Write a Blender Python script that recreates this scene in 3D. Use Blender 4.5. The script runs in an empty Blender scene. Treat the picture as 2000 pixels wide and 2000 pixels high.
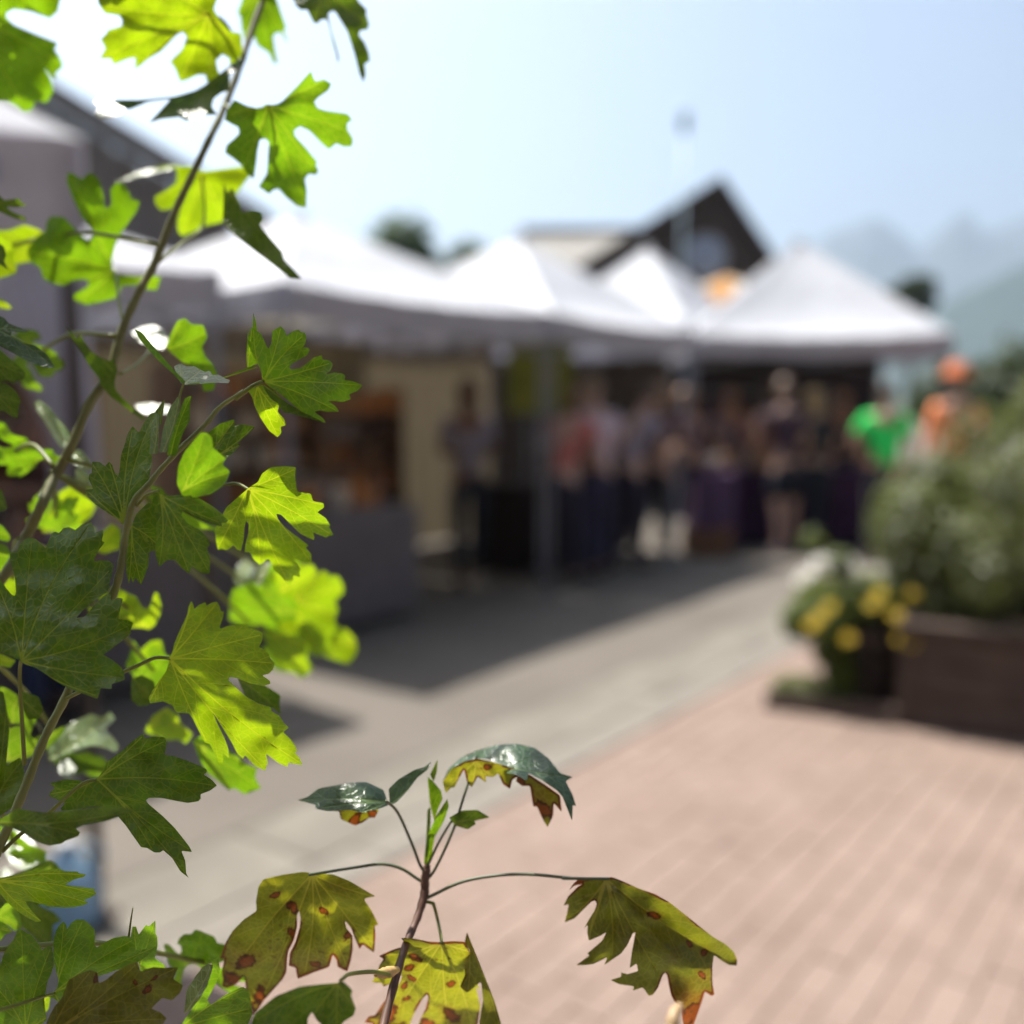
import bpy, bmesh, math, random
from mathutils import Vector, Matrix, noise
from mathutils.geometry import delaunay_2d_cdt

R = math.radians
SC = bpy.context.scene
COL = SC.collection
random.seed(7)

# ------------------------------------------------------------------ camera, sky, sun, exposure
CAM_H, PITCH, FOCUS = 1.5, R(6.2), 0.37
cam_d = bpy.data.cameras.new('camera'); cam = bpy.data.objects.new('camera', cam_d); COL.objects.link(cam)
cam.location = (0, 0, CAM_H); cam.rotation_euler = (R(90) - PITCH, 0, 0)
cam_d.sensor_width = 36; cam_d.lens = 36
cam_d.clip_start = 0.02; cam_d.clip_end = 30000
cam_d.dof.use_dof = True; cam_d.dof.focus_distance = FOCUS; cam_d.dof.aperture_fstop = 3.9
SC.camera = cam

SUN_DIR = Vector((-0.342, 0.334, 0.877)).normalized()       # towards the sun
SUN_EL = math.asin(SUN_DIR.z); SUN_AZ = math.atan2(SUN_DIR.x, SUN_DIR.y)
w = bpy.data.worlds.new('World'); SC.world = w; w.use_nodes = True
nt = w.node_tree; bg = nt.nodes['Background']
sky = nt.nodes.new('ShaderNodeTexSky'); sky.sky_type = 'NISHITA'; sky.sun_disc = False
sky.sun_elevation = SUN_EL; sky.sun_rotation = SUN_AZ
sky.dust_density = 3.0; sky.air_density = 1.0; sky.ozone_density = 1.0
nt.links.new(sky.outputs[0], bg.inputs[0]); bg.inputs[1].default_value = 0.056

sun_d = bpy.data.lights.new('sun', 'SUN'); sun = bpy.data.objects.new('sun', sun_d); COL.objects.link(sun)
sun_d.energy = 5.0; sun_d.angle = R(0.53); sun_d.color = (1.0, 0.95, 0.87)
sun.rotation_euler = (-SUN_DIR).to_track_quat('-Z', 'Y').to_euler()
SC.view_settings.view_transform = 'Standard'; SC.view_settings.look = 'None'
SC.view_settings.exposure = 1.4; SC.view_settings.gamma = 1.0
SC.render.engine = 'CYCLES'
SC.cycles.max_bounces = 8; SC.cycles.transmission_bounces = 6; SC.cycles.transparent_max_bounces = 8
SC.cycles.volume_bounces = 1

# pixel helpers (photograph is 2000 px square)
FW = Vector((0, math.cos(PITCH), -math.sin(PITCH))); UP = Vector((0, math.sin(PITCH), math.cos(PITCH))); RT = Vector((1, 0, 0))
CAM = Vector((0, 0, CAM_H))
def P(x, y, d):
    return CAM + (RT * ((x - 1000) / 2000) + UP * ((1000 - y) / 2000) + FW) * d
def onz(x, y, z):
    v = RT * ((x - 1000) / 2000) + UP * ((1000 - y) / 2000) + FW
    return CAM + v * ((z - CAM_H) / v.z)

# ------------------------------------------------------------------ materials
MATS = {}
def new_mat(name):
    m = bpy.data.materials.new(name); m.use_nodes = True
    n = m.node_tree.nodes; l = m.node_tree.links
    return m, n, l, n['Principled BSDF']
def setp(b, rough=0.6, spec=0.4, metal=0.0):
    b.inputs['Roughness'].default_value = rough; b.inputs['Metallic'].default_value = metal
    b.inputs['Specular IOR Level'].default_value = spec
def mat(name, col, rough=0.65, spec=0.35, metal=0.0, var=0.25, scale=6.0, bump=0.0, trans=0.0, tcol=None, col2=None):
    """colour with noise variation, optional bump and translucency"""
    if name in MATS: return MATS[name]
    m, n, l, b = new_mat(name); setp(b, rough, spec, metal)
    tc = n.new('ShaderNodeTexCoord')
    nz = n.new('ShaderNodeTexNoise'); nz.inputs['Scale'].default_value = scale; nz.inputs['Detail'].default_value = 6
    l.new(tc.outputs['Object'], nz.inputs['Vector'])
    rp = n.new('ShaderNodeValToRGB'); rp.color_ramp.elements[0].position = 0.3; rp.color_ramp.elements[1].position = 0.72
    c2 = col2 or tuple(min(1, c * (1 + var)) for c in col)
    c1 = tuple(c * (1 - var) for c in col) if not col2 else col
    rp.color_ramp.elements[0].color = (*c1, 1); rp.color_ramp.elements[1].color = (*c2, 1)
    l.new(nz.outputs['Fac'], rp.inputs[0]); l.new(rp.outputs[0], b.inputs['Base Color'])
    if bump:
        bp = n.new('ShaderNodeBump'); bp.inputs['Strength'].default_value = bump; bp.inputs['Distance'].default_value = 0.02
        l.new(nz.outputs['Fac'], bp.inputs['Height']); l.new(bp.outputs[0], b.inputs['Normal'])
    if trans:
        t = n.new('ShaderNodeBsdfTranslucent'); t.inputs[0].default_value = (*(tcol or col), 1)
        mx = n.new('ShaderNodeMixShader'); mx.inputs[0].default_value = trans
        l.new(b.outputs[0], mx.inputs[1]); l.new(t.outputs[0], mx.inputs[2]); l.new(mx.outputs[0], n['Material Output'].inputs[0])
    MATS[name] = m; return m

def leaf_mat(name, top, trl, vein, mixf=0.55, rough=0.38, spots=False, blotch=None, spec=0.5):
    """thin plant leaf: glossy skin over a translucent blade, pale veins, optional brown spots"""
    m, n, l, b = new_mat(name); setp(b, rough, spec)
    top, trl, vein = (tuple(c * 0.66 for c in q) for q in (top, trl, vein))
    if blotch: blotch = tuple(tuple(c * 0.66 for c in q) for q in blotch)
    def attr(a):
        x = n.new('ShaderNodeAttribute'); x.attribute_name = a; return x.outputs['Fac']
    def math_(op, a, bb, clamp=False):
        x = n.new('ShaderNodeMath'); x.operation = op; x.use_clamp = clamp
        for i, v in enumerate((a, bb)):
            if isinstance(v, (int, float)): x.inputs[i].default_value = v
            elif v is not None: l.new(v, x.inputs[i])
        return x.outputs[0]
    def mixc(f, c1, c2):
        x = n.new('ShaderNodeMix'); x.data_type = 'RGBA'; x.clamp_factor = True
        if isinstance(f, (int, float)): x.inputs['Factor'].default_value = f
        else: l.new(f, x.inputs['Factor'])
        for k, c in (('A', c1), ('B', c2)):
            s = [i for i in x.inputs if i.name == k and i.type == 'RGBA'][0]
            if isinstance(c, tuple): s.default_value = (*c, 1)
            else: l.new(c, s)
        return [o for o in x.outputs if o.type == 'RGBA'][0]
    def mapr(v, a, bb, c, d):
        x = n.new('ShaderNodeMapRange'); x.interpolation_type = 'SMOOTHSTEP'
        l.new(v, x.inputs[0])
        for i, q in enumerate((a, bb, c, d)): x.inputs[i + 1].default_value = q
        return x.outputs[0]
    tc = n.new('ShaderNodeTexCoord')
    nz = n.new('ShaderNodeTexNoise'); nz.inputs['Scale'].default_value = 90; nz.inputs['Detail'].default_value = 5
    l.new(tc.outputs['Object'], nz.inputs['Vector'])
    nf = n.new('ShaderNodeTexNoise'); nf.inputs['Scale'].default_value = 22; nf.inputs['Detail'].default_value = 3
    l.new(tc.outputs['Object'], nf.inputs['Vector'])
    vo = n.new('ShaderNodeTexVoronoi'); vo.feature = 'DISTANCE_TO_EDGE'; vo.inputs['Scale'].default_value = 330
    l.new(tc.outputs['Object'], vo.inputs['Vector'])
    v1 = mapr(attr('vein1'), 0.35, 1.5, 1, 0)
    v2 = math_('MULTIPLY', mapr(attr('vein2'), 0.1, 1.15, 1, 0), 0.6)
    v3 = math_('MULTIPLY', mapr(vo.outputs['Distance'], 0.0, 0.14, 1, 0), 0.26)
    vv = math_('MAXIMUM', math_('MAXIMUM', v1, v2), v3)
    nvar = mapr(nz.outputs['Fac'], 0.3, 0.7, 0, 1)
    nlow = mapr(nf.outputs['Fac'], 0.3, 0.7, 0, 1)
    ctop = mixc(nvar, tuple(c * 0.75 for c in top), tuple(c * 1.25 for c in top))
    ctr = mixc(nvar, tuple(c * 0.70 for c in trl), tuple(c * 1.08 for c in trl))
    ctr = mixc(math_('MULTIPLY', nlow, 0.5), ctr, (trl[0] * 0.62, trl[1] * 0.80, trl[2] * 0.8))
    if blotch:
        tipf = math_('MULTIPLY', mapr(nf.outputs['Fac'], 0.48, 0.66, 0, 1), attr('tip'))
        ctop = mixc(tipf, ctop, blotch[0]); ctr = mixc(tipf, ctr, blotch[1])
    ctop = mixc(math_('MULTIPLY', vv, 0.6), ctop, tuple(c * 1.5 for c in vein)); ctr = mixc(math_('MULTIPLY', vv, 0.62), ctr, vein)
    if spots:
        n5 = n.new('ShaderNodeTexNoise'); n5.inputs['Scale'].default_value = 420; n5.inputs['Detail'].default_value = 3; l.new(tc.outputs['Object'], n5.inputs['Vector'])
        wob = math_('MULTIPLY', math_('SUBTRACT', n5.outputs['Fac'], 0.5), 1.5)
        sp = math_('ADD', attr('spot'), wob)
        sp = math_('MAXIMUM', sp, math_('SUBTRACT', math_('MULTIPLY', mapr(nf.outputs['Fac'], .40, .62, 0, 1.5), mapr(attr('edge'), 0.0, 9.0, 1, 0)), math_('MULTIPLY', n5.outputs['Fac'], .7)))
        ring = mapr(sp, 0.18, 0.42, 0, 1); core = mapr(sp, 0.45, 0.75, 0, 1)
        halo = mapr(sp, -0.35, 0.2, 0, 0.45)
        ctr = mixc(halo, ctr, (0.2772, 0.1716, 0.0066))
        ctop = mixc(ring, ctop, (0.018, 0.008, 0.003)); ctr = mixc(ring, ctr, (0.05, 0.012, 0.002))
        ctop = mixc(core, ctop, (0.066, 0.0231, 0.0066)); ctr = mixc(core, ctr, (0.2244, 0.0495, 0.00396))
        v4 = n.new('ShaderNodeTexVoronoi'); v4.inputs['Scale'].default_value = 260; l.new(tc.outputs['Object'], v4.inputs['Vector'])
        sm = math_('MULTIPLY', mapr(v4.outputs['Distance'], 0.12, 0.26, 1, 0), mapr(nf.outputs['Fac'], 0.47, 0.60, 0, 0.8))
        ctop = mixc(sm, ctop, (0.03, 0.012, 0.004)); ctr = mixc(sm, ctr, (0.10, 0.05, 0.004))
    l.new(ctop, b.inputs['Base Color'])
    bp = n.new('ShaderNodeBump'); bp.inputs['Strength'].default_value = 0.6; bp.inputs['Distance'].default_value = 0.0007
    hh = math_('ADD', math_('MULTIPLY', vv, 1.0), math_('MULTIPLY', nz.outputs['Fac'], 0.8))
    l.new(hh, bp.inputs['Height']); l.new(bp.outputs[0], b.inputs['Normal'])
    t = n.new('ShaderNodeBsdfTranslucent'); l.new(ctr, t.inputs[0])
    mx = n.new('ShaderNodeMixShader'); mx.inputs[0].default_value = mixf
    l.new(b.outputs[0], mx.inputs[1]); l.new(t.outputs[0], mx.inputs[2]); l.new(mx.outputs[0], n['Material Output'].inputs[0])
    return m

# ------------------------------------------------------------------ mesh helpers
def tag(o, label=None, cat=None, group=None, kind=None):
    if label: o['label'] = label
    if cat: o['category'] = cat
    if group: o['group'] = group
    if kind: o['kind'] = kind
    return o
def obj(name, verts, faces, m=None, parent=None, smooth=False):
    me = bpy.data.meshes.new(name); me.from_pydata([tuple(v) for v in verts], [], faces)
    if smooth:
        me.polygons.foreach_set('use_smooth', [True] * len(me.polygons))
    me.update()
    return objm(name, me, m, parent)
def objm(name, me, m=None, parent=None):
    o = bpy.data.objects.new(name, me); COL.objects.link(o)
    if m and not me.materials: me.materials.append(m)
    if parent: o.parent = parent
    return o
def empty(name, loc=(0, 0, 0), rz=0):
    o = bpy.data.objects.new(name, None); COL.objects.link(o); o.location = loc; o.rotation_euler = (0, 0, rz); o.empty_display_size = 0.1
    return o
class MB:
    """collects pieces of ONE part"""
    def __init__(s): s.v = []; s.f = []
    def add(s, vs, fs):
        k = len(s.v); s.v += [Vector(v) for v in vs]; s.f += [tuple(i + k for i in f) for f in fs]; return s
    def box(s, c, size, rz=0, tilt=None):
        x, y, z = (q / 2 for q in size); M = Matrix.Rotation(rz, 3, 'Z')
        if tilt: M = M @ tilt
        vs = [Vector(c) + M @ Vector((a * x, b * y, d * z)) for a in (-1, 1) for b in (-1, 1) for d in (-1, 1)]
        return s.add(vs, [(0, 1, 3, 2), (4, 6, 7, 5), (0, 4, 5, 1), (2, 3, 7, 6), (0, 2, 6, 4), (1, 5, 7, 3)])
    def tube(s, pts, rad, n=8, cap=True):
        pts = [Vector(p) for p in pts]; m = len(pts)
        rr = rad if isinstance(rad, (list, tuple)) else [rad] * m
        k = len(s.v); prev = None
        for i, p in enumerate(pts):
            t = (pts[min(i + 1, m - 1)] - pts[max(i - 1, 0)]).normalized()
            if prev is None:
                a = t.orthogonal().normalized()
            else:
                a = (prev - t * prev.dot(t)).normalized()
            prev = a; bb = t.cross(a)
            for j in range(n):
                q = 2 * math.pi * j / n
                s.v.append(p + (a * math.cos(q) + bb * math.sin(q)) * rr[i])
        for i in range(m - 1):
            for j in range(n):
                s.f.append((k + i * n + j, k + i * n + (j + 1) % n, k + (i + 1) * n + (j + 1) % n, k + (i + 1) * n + j))
        if cap:
            s.f.append(tuple(k + j for j in reversed(range(n)))); s.f.append(tuple(k + (m - 1) * n + j for j in range(n)))
        return s
    def lathe(s, c, prof, n=16):
        k = len(s.v); c = Vector(c)
        for (r, z) in prof:
            for j in range(n):
                q = 2 * math.pi * j / n; s.v.append(c + Vector((r * math.cos(q), r * math.sin(q), z)))
        m = len(prof)
        for i in range(m - 1):
            for j in range(n):
                s.f.append((k + i * n + j, k + i * n + (j + 1) % n, k + (i + 1) * n + (j + 1) % n, k + (i + 1) * n + j))
        s.f.append(tuple(k + j for j in reversed(range(n)))); s.f.append(tuple(k + (m - 1) * n + j for j in range(n)))
        return s
    def build(s, name, m, parent=None, smooth=False):
        return obj(name, s.v, s.f, m, parent, smooth)
def smooth_path(pts, k=6):
    """Catmull-Rom through points"""
    pts = [Vector(p) for p in pts]
    if len(pts) < 3: return pts
    q = [pts[0] * 2 - pts[1]] + pts + [pts[-1] * 2 - pts[-2]]; out = []
    for i in range(1, len(q) - 2):
        for j in range(k):
            t = j / k; a, b, c, d = q[i - 1], q[i], q[i + 1], q[i + 2]
            out.append(0.5 * ((2 * b) + (c - a) * t + (2 * a - 5 * b + 4 * c - d) * t * t + (3 * b - a - 3 * c + d) * t ** 3))
    out.append(pts[-1]); return out

# ================================================================== LARGE STRUCTURE
AX = Vector((0.589, 0.808, 0)); BX = Vector((-0.808, 0.589, 0))       # along the stall row, and back from it
m_ground = mat('ground_soil', (0.066, 0.0726, 0.0396), 0.9, 0.2, scale=0.05)
gs = 4400
tag(obj('ground', [(-gs, -gs, -0.07), (gs, -gs, -0.07), (gs, gs, -0.07), (-gs, gs, -0.07)], [(0, 1, 2, 3)], m_ground), kind='structure')

def road_mat():
    m, n, l, b = new_mat('weathered_concrete'); setp(b, 0.8, 0.25)
    tc = n.new('ShaderNodeTexCoord')
    a = n.new('ShaderNodeTexNoise'); a.inputs['Scale'].default_value = 1.1; a.inputs['Detail'].default_value = 8
    c = n.new('ShaderNodeTexNoise'); c.inputs['Scale'].default_value = 160; c.inputs['Detail'].default_value = 3
    for q in (a, c): l.new(tc.outputs['Object'], q.inputs['Vector'])
    r1 = n.new('ShaderNodeValToRGB'); r1.color_ramp.elements[0].position = .3; r1.color_ramp.elements[1].position = .7
    r1.color_ramp.elements[0].color = (0.1122, 0.09702, 0.08052, 1); r1.color_ramp.elements[1].color = (0.1485, 0.13, 0.1096, 1)
    l.new(a.outputs['Fac'], r1.inputs[0])
    mx = n.new('ShaderNodeMix'); mx.data_type = 'RGBA'; mx.blend_type = 'MULTIPLY'; mx.inputs['Factor'].default_value = .5
    l.new(r1.outputs[0], mx.inputs[6])
    r2 = n.new('ShaderNodeValToRGB'); r2.color_ramp.elements[0].color = (.55, .55, .55, 1); r2.color_ramp.elements[0].position = .25
    l.new(c.outputs['Fac'], r2.inputs[0]); l.new(r2.outputs[0], mx.inputs[7]); l.new(mx.outputs[2], b.inputs['Base Color'])
    bp = n.new('ShaderNodeBump'); bp.inputs['Strength'].default_value = .3; bp.inputs['Distance'].default_value = .004
    l.new(c.outputs['Fac'], bp.inputs['Height']); l.new(bp.outputs[0], b.inputs['Normal'])
    return m
E0 = onz(905 * 1.0352, 1542 * 1.0352, 0)                                # a point on the kerb line of the brick paving
NR = Vector((AX.y, -AX.x, 0))                                           # to the right of the line
def W(s, t, z=0.0): p = E0 + AX * s + NR * t; return Vector((p.x, p.y, z))
GUT = 0.62
tag(obj('road', [W(-14, -GUT), W(60, -GUT), W(60, -45), W(-14, -45)], [(0, 3, 2, 1)], road_mat()), kind='structure')

m_slab = mat('gutter_concrete', (0.1386, 0.1254, 0.1043), 0.8, 0.25, scale=2.5, var=0.22, bump=0.1)
m_slab2 = mat('pale_kerb_concrete', (0.1551, 0.1399, 0.1188), 0.8, 0.25, scale=3.5, var=0.18, bump=0.1)
gut = tag(obj('gutter', [W(-14, -GUT, -0.012), W(60, -GUT, -0.012), W(60, 0, -0.012), W(-14, 0, -0.012)], [(0, 1, 2, 3)], mat('joint_sand', (0.19, 0.145, 0.12), 0.95, 0.1, scale=40)), kind='structure')
def prism(w_, d_, h_, bv):
    """bevelled slab, top at 0, centred"""
    x, y = w_ / 2, d_ / 2
    top = [(-x + bv, -y + bv, 0), (x - bv, -y + bv, 0), (x - bv, y - bv, 0), (-x + bv, y - bv, 0)]
    mid = [(-x, -y, -bv), (x, -y, -bv), (x, y, -bv), (-x, y, -bv)]
    bot = [(-x, -y, -h_), (x, -y, -h_), (x, y, -h_), (-x, y, -h_)]
    f = [(0, 1, 2, 3)]
    for k in (0, 4):
        for i in range(4): f.append((k + i, k + 4 + i, k + 4 + (i + 1) % 4, k + (i + 1) % 4))
    return [Vector(v) for v in top + mid + bot], f
ang = math.atan2(AX.y, AX.x)
sv, sf = prism(1.19, 0.40, 0.05, 0.006); slab_me = bpy.data.meshes.new('slab'); slab_me.from_pydata(sv, [], sf); slab_me.materials.append(m_slab)
kv, kf = prism(0.895, 0.20, 0.05, 0.008); kerb_me = bpy.data.meshes.new('kerbstone'); kerb_me.from_pydata(kv, [], kf); kerb_me.materials.append(m_slab2)
for i in range(-2, 14):
    o = objm('slab', slab_me, None, gut); o.location = W(i * 1.2, -GUT + 0.205, 0.0); o.rotation_euler = (0, 0, ang)
for i in range(-3, 18):
    o = objm('kerbstone', kerb_me, None, gut); o.location = W(i * 0.9, -0.105, 0.004); o.rotation_euler = (0, 0, ang)

# brick paving
pav = tag(obj('brick_pavement', [W(-14, 0, -0.010), W(30, 0, -0.010), W(30, 30, -0.010), W(-14, 30, -0.010)], [(0, 1, 2, 3)][::1], MATS['joint_sand']), kind='structure')
pav.data.flip_normals() if pav.data.polygons[0].normal.z < 0 else None
def brick_mat():
    m, n, l, b = new_mat('paving_brick'); setp(b, 0.82, 0.25)
    oi = n.new('ShaderNodeObjectInfo'); at = n.new('ShaderNodeAttribute'); at.attribute_name = 'rnd'
    ad = n.new('ShaderNodeMath'); ad.operation = 'ADD'; l.new(oi.outputs['Random'], ad.inputs[0]); l.new(at.outputs['Fac'], ad.inputs[1])
    fr = n.new('ShaderNodeMath'); fr.operation = 'FRACT'; l.new(ad.outputs[0], fr.inputs[0])
    rp = n.new('ShaderNodeValToRGB'); e = rp.color_ramp.elements
    e[0].color = (0.192, 0.138, 0.112, 1); e[1].color = (0.212, 0.156, 0.128, 1); x = e.new(.5); x.color = (0.202, 0.147, 0.120, 1)
    l.new(fr.outputs[0], rp.inputs[0])
    tc = n.new('ShaderNodeTexCoord'); ge = n.new('ShaderNodeNewGeometry')
    nz = n.new('ShaderNodeTexNoise'); nz.inputs['Scale'].default_value = 2.2; nz.inputs['Detail'].default_value = 7
    l.new(ge.outputs['Position'], nz.inputs['Vector'])
    mx = n.new('ShaderNodeMix'); mx.data_type = 'RGBA'; mx.blend_type = 'MULTIPLY'; mx.inputs['Factor'].default_value = .45
    r2 = n.new('ShaderNodeValToRGB'); r2.color_ramp.elements[0].position = .32; r2.color_ramp.elements[0].color = (.64, .63, .62, 1); r2.color_ramp.elements[1].position = .62
    l.new(nz.outputs['Fac'], r2.inputs[0]); l.new(rp.outputs[0], mx.inputs[6]); l.new(r2.outputs[0], mx.inputs[7])
    l.new(mx.outputs[2], b.inputs['Base Color'])
    n2 = n.new('ShaderNodeTexNoise'); n2.inputs['Scale'].default_value = 120; l.new(ge.outputs['Position'], n2.inputs['Vector'])
    bp = n.new('ShaderNodeBump'); bp.inputs['Strength'].default_value = .3; bp.inputs['Distance'].default_value = .003
    l.new(n2.outputs['Fac'], bp.inputs['Height']); l.new(bp.outputs[0], b.inputs['Normal'])
    return m
m_brick = brick_mat()
bv_, bf_ = prism(0.1975, 0.0975, 0.05, 0.003); brick_me = bpy.data.meshes.new('brick'); brick_me.from_pydata(bv_, [], bf_); brick_me.materials.append(m_brick)
cands = []
for j in range(0, 62):
    for i in range(-32, 72):
        s = i * 0.2 + (0.1 if j % 2 else 0); t = 0.055 + j * 0.1
        p = W(s, t); v = p - CAM; k = v.dot(FW)
        if p.y > 14 or p.y < 0.3: continue
        vis = k > 0.3 and abs(v.dot(RT) / k) < 0.5 and abs(v.dot(UP) / k) < 0.5
        cands.append((0 if vis else 1, v.length, s, t))
cands.sort()
rest = MB(); rnds = []
Mb = Matrix.Rotation(ang, 3, 'Z')
for q, (vis, dist, s, t) in enumerate(cands):
    dz = random.uniform(-0.0015, 0.0025); tl = (random.uniform(-.008, .008), random.uniform(-.008, .008), ang + random.uniform(-.008, .008))
    if q < 300:
        o = objm('brick', brick_me, None, pav); o.location = W(s, t, dz); o.rotation_euler = tl
    else:
        c = W(s, t, dz); rest.add([c + Mb @ v for v in bv_], bf_); rnds += [random.random()] * len(bv_)
ro = rest.build('far_bricks', m_brick, pav); ro['kind'] = 'stuff'
a = ro.data.attributes.new('rnd', 'FLOAT', 'POINT'); a.data.foreach_set('value', rnds)

# mountains
def mountain(name, crest, dist, depth, col, seed):
    """crest: (photo x, photo y) ridge outline; becomes a rugged massif with real depth"""
    m = mat(name + '_rock', col, 0.95, 0.1, scale=0.004, var=0.3)
    n = 70; rows = 14; vs = []; fs = []
    xs = [c[0] for c in crest]
    for i in range(n):
        x = xs[0] + (xs[-1] - xs[0]) * i / (n - 1)
        for k in range(len(crest) - 1):
            if crest[k][0] <= x <= crest[k + 1][0]:
                f = (x - crest[k][0]) / (crest[k + 1][0] - crest[k][0]); y = crest[k][1] * (1 - f) + crest[k + 1][1] * f; break
        top = P(x, y, dist)
        for j in range(rows):
            f = j / (rows - 1) * 2 - 1            # -1 front foot .. 0 crest .. 1 back foot
            hgt = top.z * (1 - abs(f)) ** 1.15
            yy = top.y + f * depth; xx = top.x * (1 + 0.0 * f)
            nn = noise.fractal(Vector((xx / 250 + seed, yy / 250, 3.1)), 1.0, 2.1, 5) * top.z * 0.16 * (1 if abs(f) > .05 else .5) * (1 - abs(f))
            vs.append((xx + nn * .5, yy, max(-2, hgt + nn)))
    for i in range(n - 1):
        for j in range(rows - 1):
            fs.append((i * rows + j, (i + 1) * rows + j, (i + 1) * rows + j + 1, i * rows + j + 1))
    o = obj(name, vs, fs, m); tag(o, kind='structure'); return o
S_ = 1.0352
mountain('mountain', [(900 * S_, 742 * S_), (1250 * S_, 690 * S_), (1420 * S_, 560 * S_), (1530 * S_, 445 * S_), (1615 * S_, 388 * S_), (1690 * S_, 455 * S_), (1725 * S_, 475 * S_), (1800 * S_, 378 * S_), (1850 * S_, 405 * S_), (1932 * S_, 400 * S_), (2060 * S_, 385 * S_), (2300 * S_, 410 * S_), (2700 * S_, 500 * S_), (3000 * S_, 740 * S_)], 3000, 900, (0.055, 0.065, 0.07), 2.0)
mountain('hills', [(1350 * S_, 748 * S_), (1600 * S_, 690 * S_), (1700 * S_, 620 * S_), (1800 * S_, 560 * S_), (1932 * S_, 490 * S_), (2100 * S_, 420 * S_), (2500 * S_, 520 * S_), (2900 * S_, 745 * S_)], 1300, 450, (0.03, 0.045, 0.04), 8.0)

# ------------------------------------------------------------------ buildings
m_dark = mat('dark_timber', (0.09, 0.066, 0.055), 0.75, 0.3, scale=3, var=.3)
m_dark2 = mat('dark_board', (0.062, 0.046, 0.038), 0.8, 0.3, scale=4, var=.3)
m_groof = mat('grey_shingles', (0.30, 0.285, 0.26), 0.85, 0.2, scale=5, var=.25)
m_grayw = mat('grey_brown_siding', (0.15, 0.13, 0.12), 0.85, 0.25, scale=2, var=.2)
m_glassw = mat('pale_window', (0.2772, 0.33, 0.4356), 0.12, 0.6, var=.2, scale=2)
m_trim = mat('pale_trim', (0.33, 0.3102, 0.2772), 0.7, 0.3)

def gable_house(name, y0, pts, depth, wall_bottom, wallm, boardm, roofm, label, n_boards, thick=0.25, over=0.35):
    """gable end facing the camera: pts = left eave, apex, right eave as (x, z) at depth y0"""
    root = empty(name, (pts[1][0], y0 + depth / 2, 0)); o3 = Vector(root.location)
    (xl, zl), (xa, za), (xr, zr) = pts
    def loc(v): return Vector(v) - o3
    wl = MB()
    vs = [loc((xl + over, y0, wall_bottom)), loc((xr - over, y0, wall_bottom)), loc((xr - over, y0, zr - thick)), loc((xa, y0, za - thick)), loc((xl + over, y0, zl - thick))]
    vb = [v + Vector((0, depth, 0)) for v in vs]
    wl.add(vs + vb, [(0, 1, 2, 3, 4), (9, 8, 7, 6, 5), (0, 5, 6, 1), (1, 6, 7, 2), (4, 9, 5, 0)])
    wl.build('wall', wallm, root)
    # boards on the gable
    for i in range(n_boards):
        x0 = xl + over + 0.05 + (xr - xl - 2 * over - .1) * i / n_boards; x1 = x0 + (xr - xl - 2 * over - .1) / n_boards * 0.93
        def zt(x): return (zl + (za - zl) * (x - xl) / (xa - xl) if x < xa else za + (zr - za) * (x - xa) / (xr - xa)) - thick - 0.04
        b = MB(); f = [loc((x0, y0 - .03, wall_bottom + .02)), loc((x1, y0 - .03, wall_bottom + .02)), loc((x1, y0 - .03, zt(x1))), loc((x0, y0 - .03, zt(x0)))]
        g = [v + Vector((0, .028, 0)) for v in f]
        b.add(f + g, [(0, 1, 2, 3), (0, 4, 5, 1), (1, 5, 6, 2), (2, 6, 7, 3), (3, 7, 4, 0)]); b.build('board', boardm, root)
    for (xe, ze) in ((xl, zl), (xr, zr)):
        b = MB(); f = [loc((xe, y0 - over, ze)), loc((xa, y0 - over, za)), loc((xa, y0 - over, za - thick * .8)), loc((xe, y0 - over, ze - thick * .8))]
        if xe > xa: f = [f[1], f[0], f[3], f[2]]
        g = [v + Vector((0, depth + 2 * over, 0)) for v in f]
        b.add(f + g, [(0, 1, 2, 3), (7, 6, 5, 4), (0, 4, 5, 1), (2, 6, 7, 3), (3, 7, 4, 0), (1, 5, 6, 2)]); rf = b.build('roof', roofm, root)
        t = MB(); f2 = [v + Vector((0, -0.035, 0.01)) for v in f]; g2 = [v + Vector((0, 0.033, 0)) for v in f2]
        t.add(f2 + g2, [(0, 1, 2, 3), (0, 4, 5, 1), (2, 6, 7, 3), (3, 7, 4, 0), (1, 5, 6, 2)]); t.build('barge_board', boardm, rf)
    tag(root, label, 'building'); return root

def XZ(x, y, d):
    """world x,z at depth plane y=d for photo-view pixel in 1932 space"""
    v = RT * ((x - 966) / 1932) + UP * ((966 - y) / 1932) + FW; q = CAM + v * (d / v.y); return (q.x, q.z)
DG = 27.0
hall = gable_house('market_hall', DG, [XZ(1062, 522, DG), XZ(1357, 338, DG), XZ(1480, 525, DG)], 7.0, 0, m_dark, m_dark2, m_dark, 'dark timber hall with steep gable and round window behind the white tents', 12, thick=.34)
oc = Vector(hall.location)
cx, cz = XZ(1330, 485, DG)
rw = MB().lathe((0, 0, 0), [(0.001, 0), (.50, 0), (.50, .05), (.46, .07), (.001, .07)], 28); f = rw.build('round_window', m_glassw, hall, True)
f.location = Vector((cx, DG - .05, cz)) - oc; f.rotation_euler = (R(90), 0, 0)
rg = MB()
rg.tube([Vector((math.cos(a) * .52, math.sin(a) * .52, .04)) for a in [2 * math.pi * i / 28 for i in range(29)]], .05, 6, False); g = rg.build('window_frame', m_trim, f)
for k in range(2):
    MB().box((0, 0, .075), (1.0, .05, .03), k * math.pi / 2).build('glazing_bar', m_trim, f)
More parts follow.
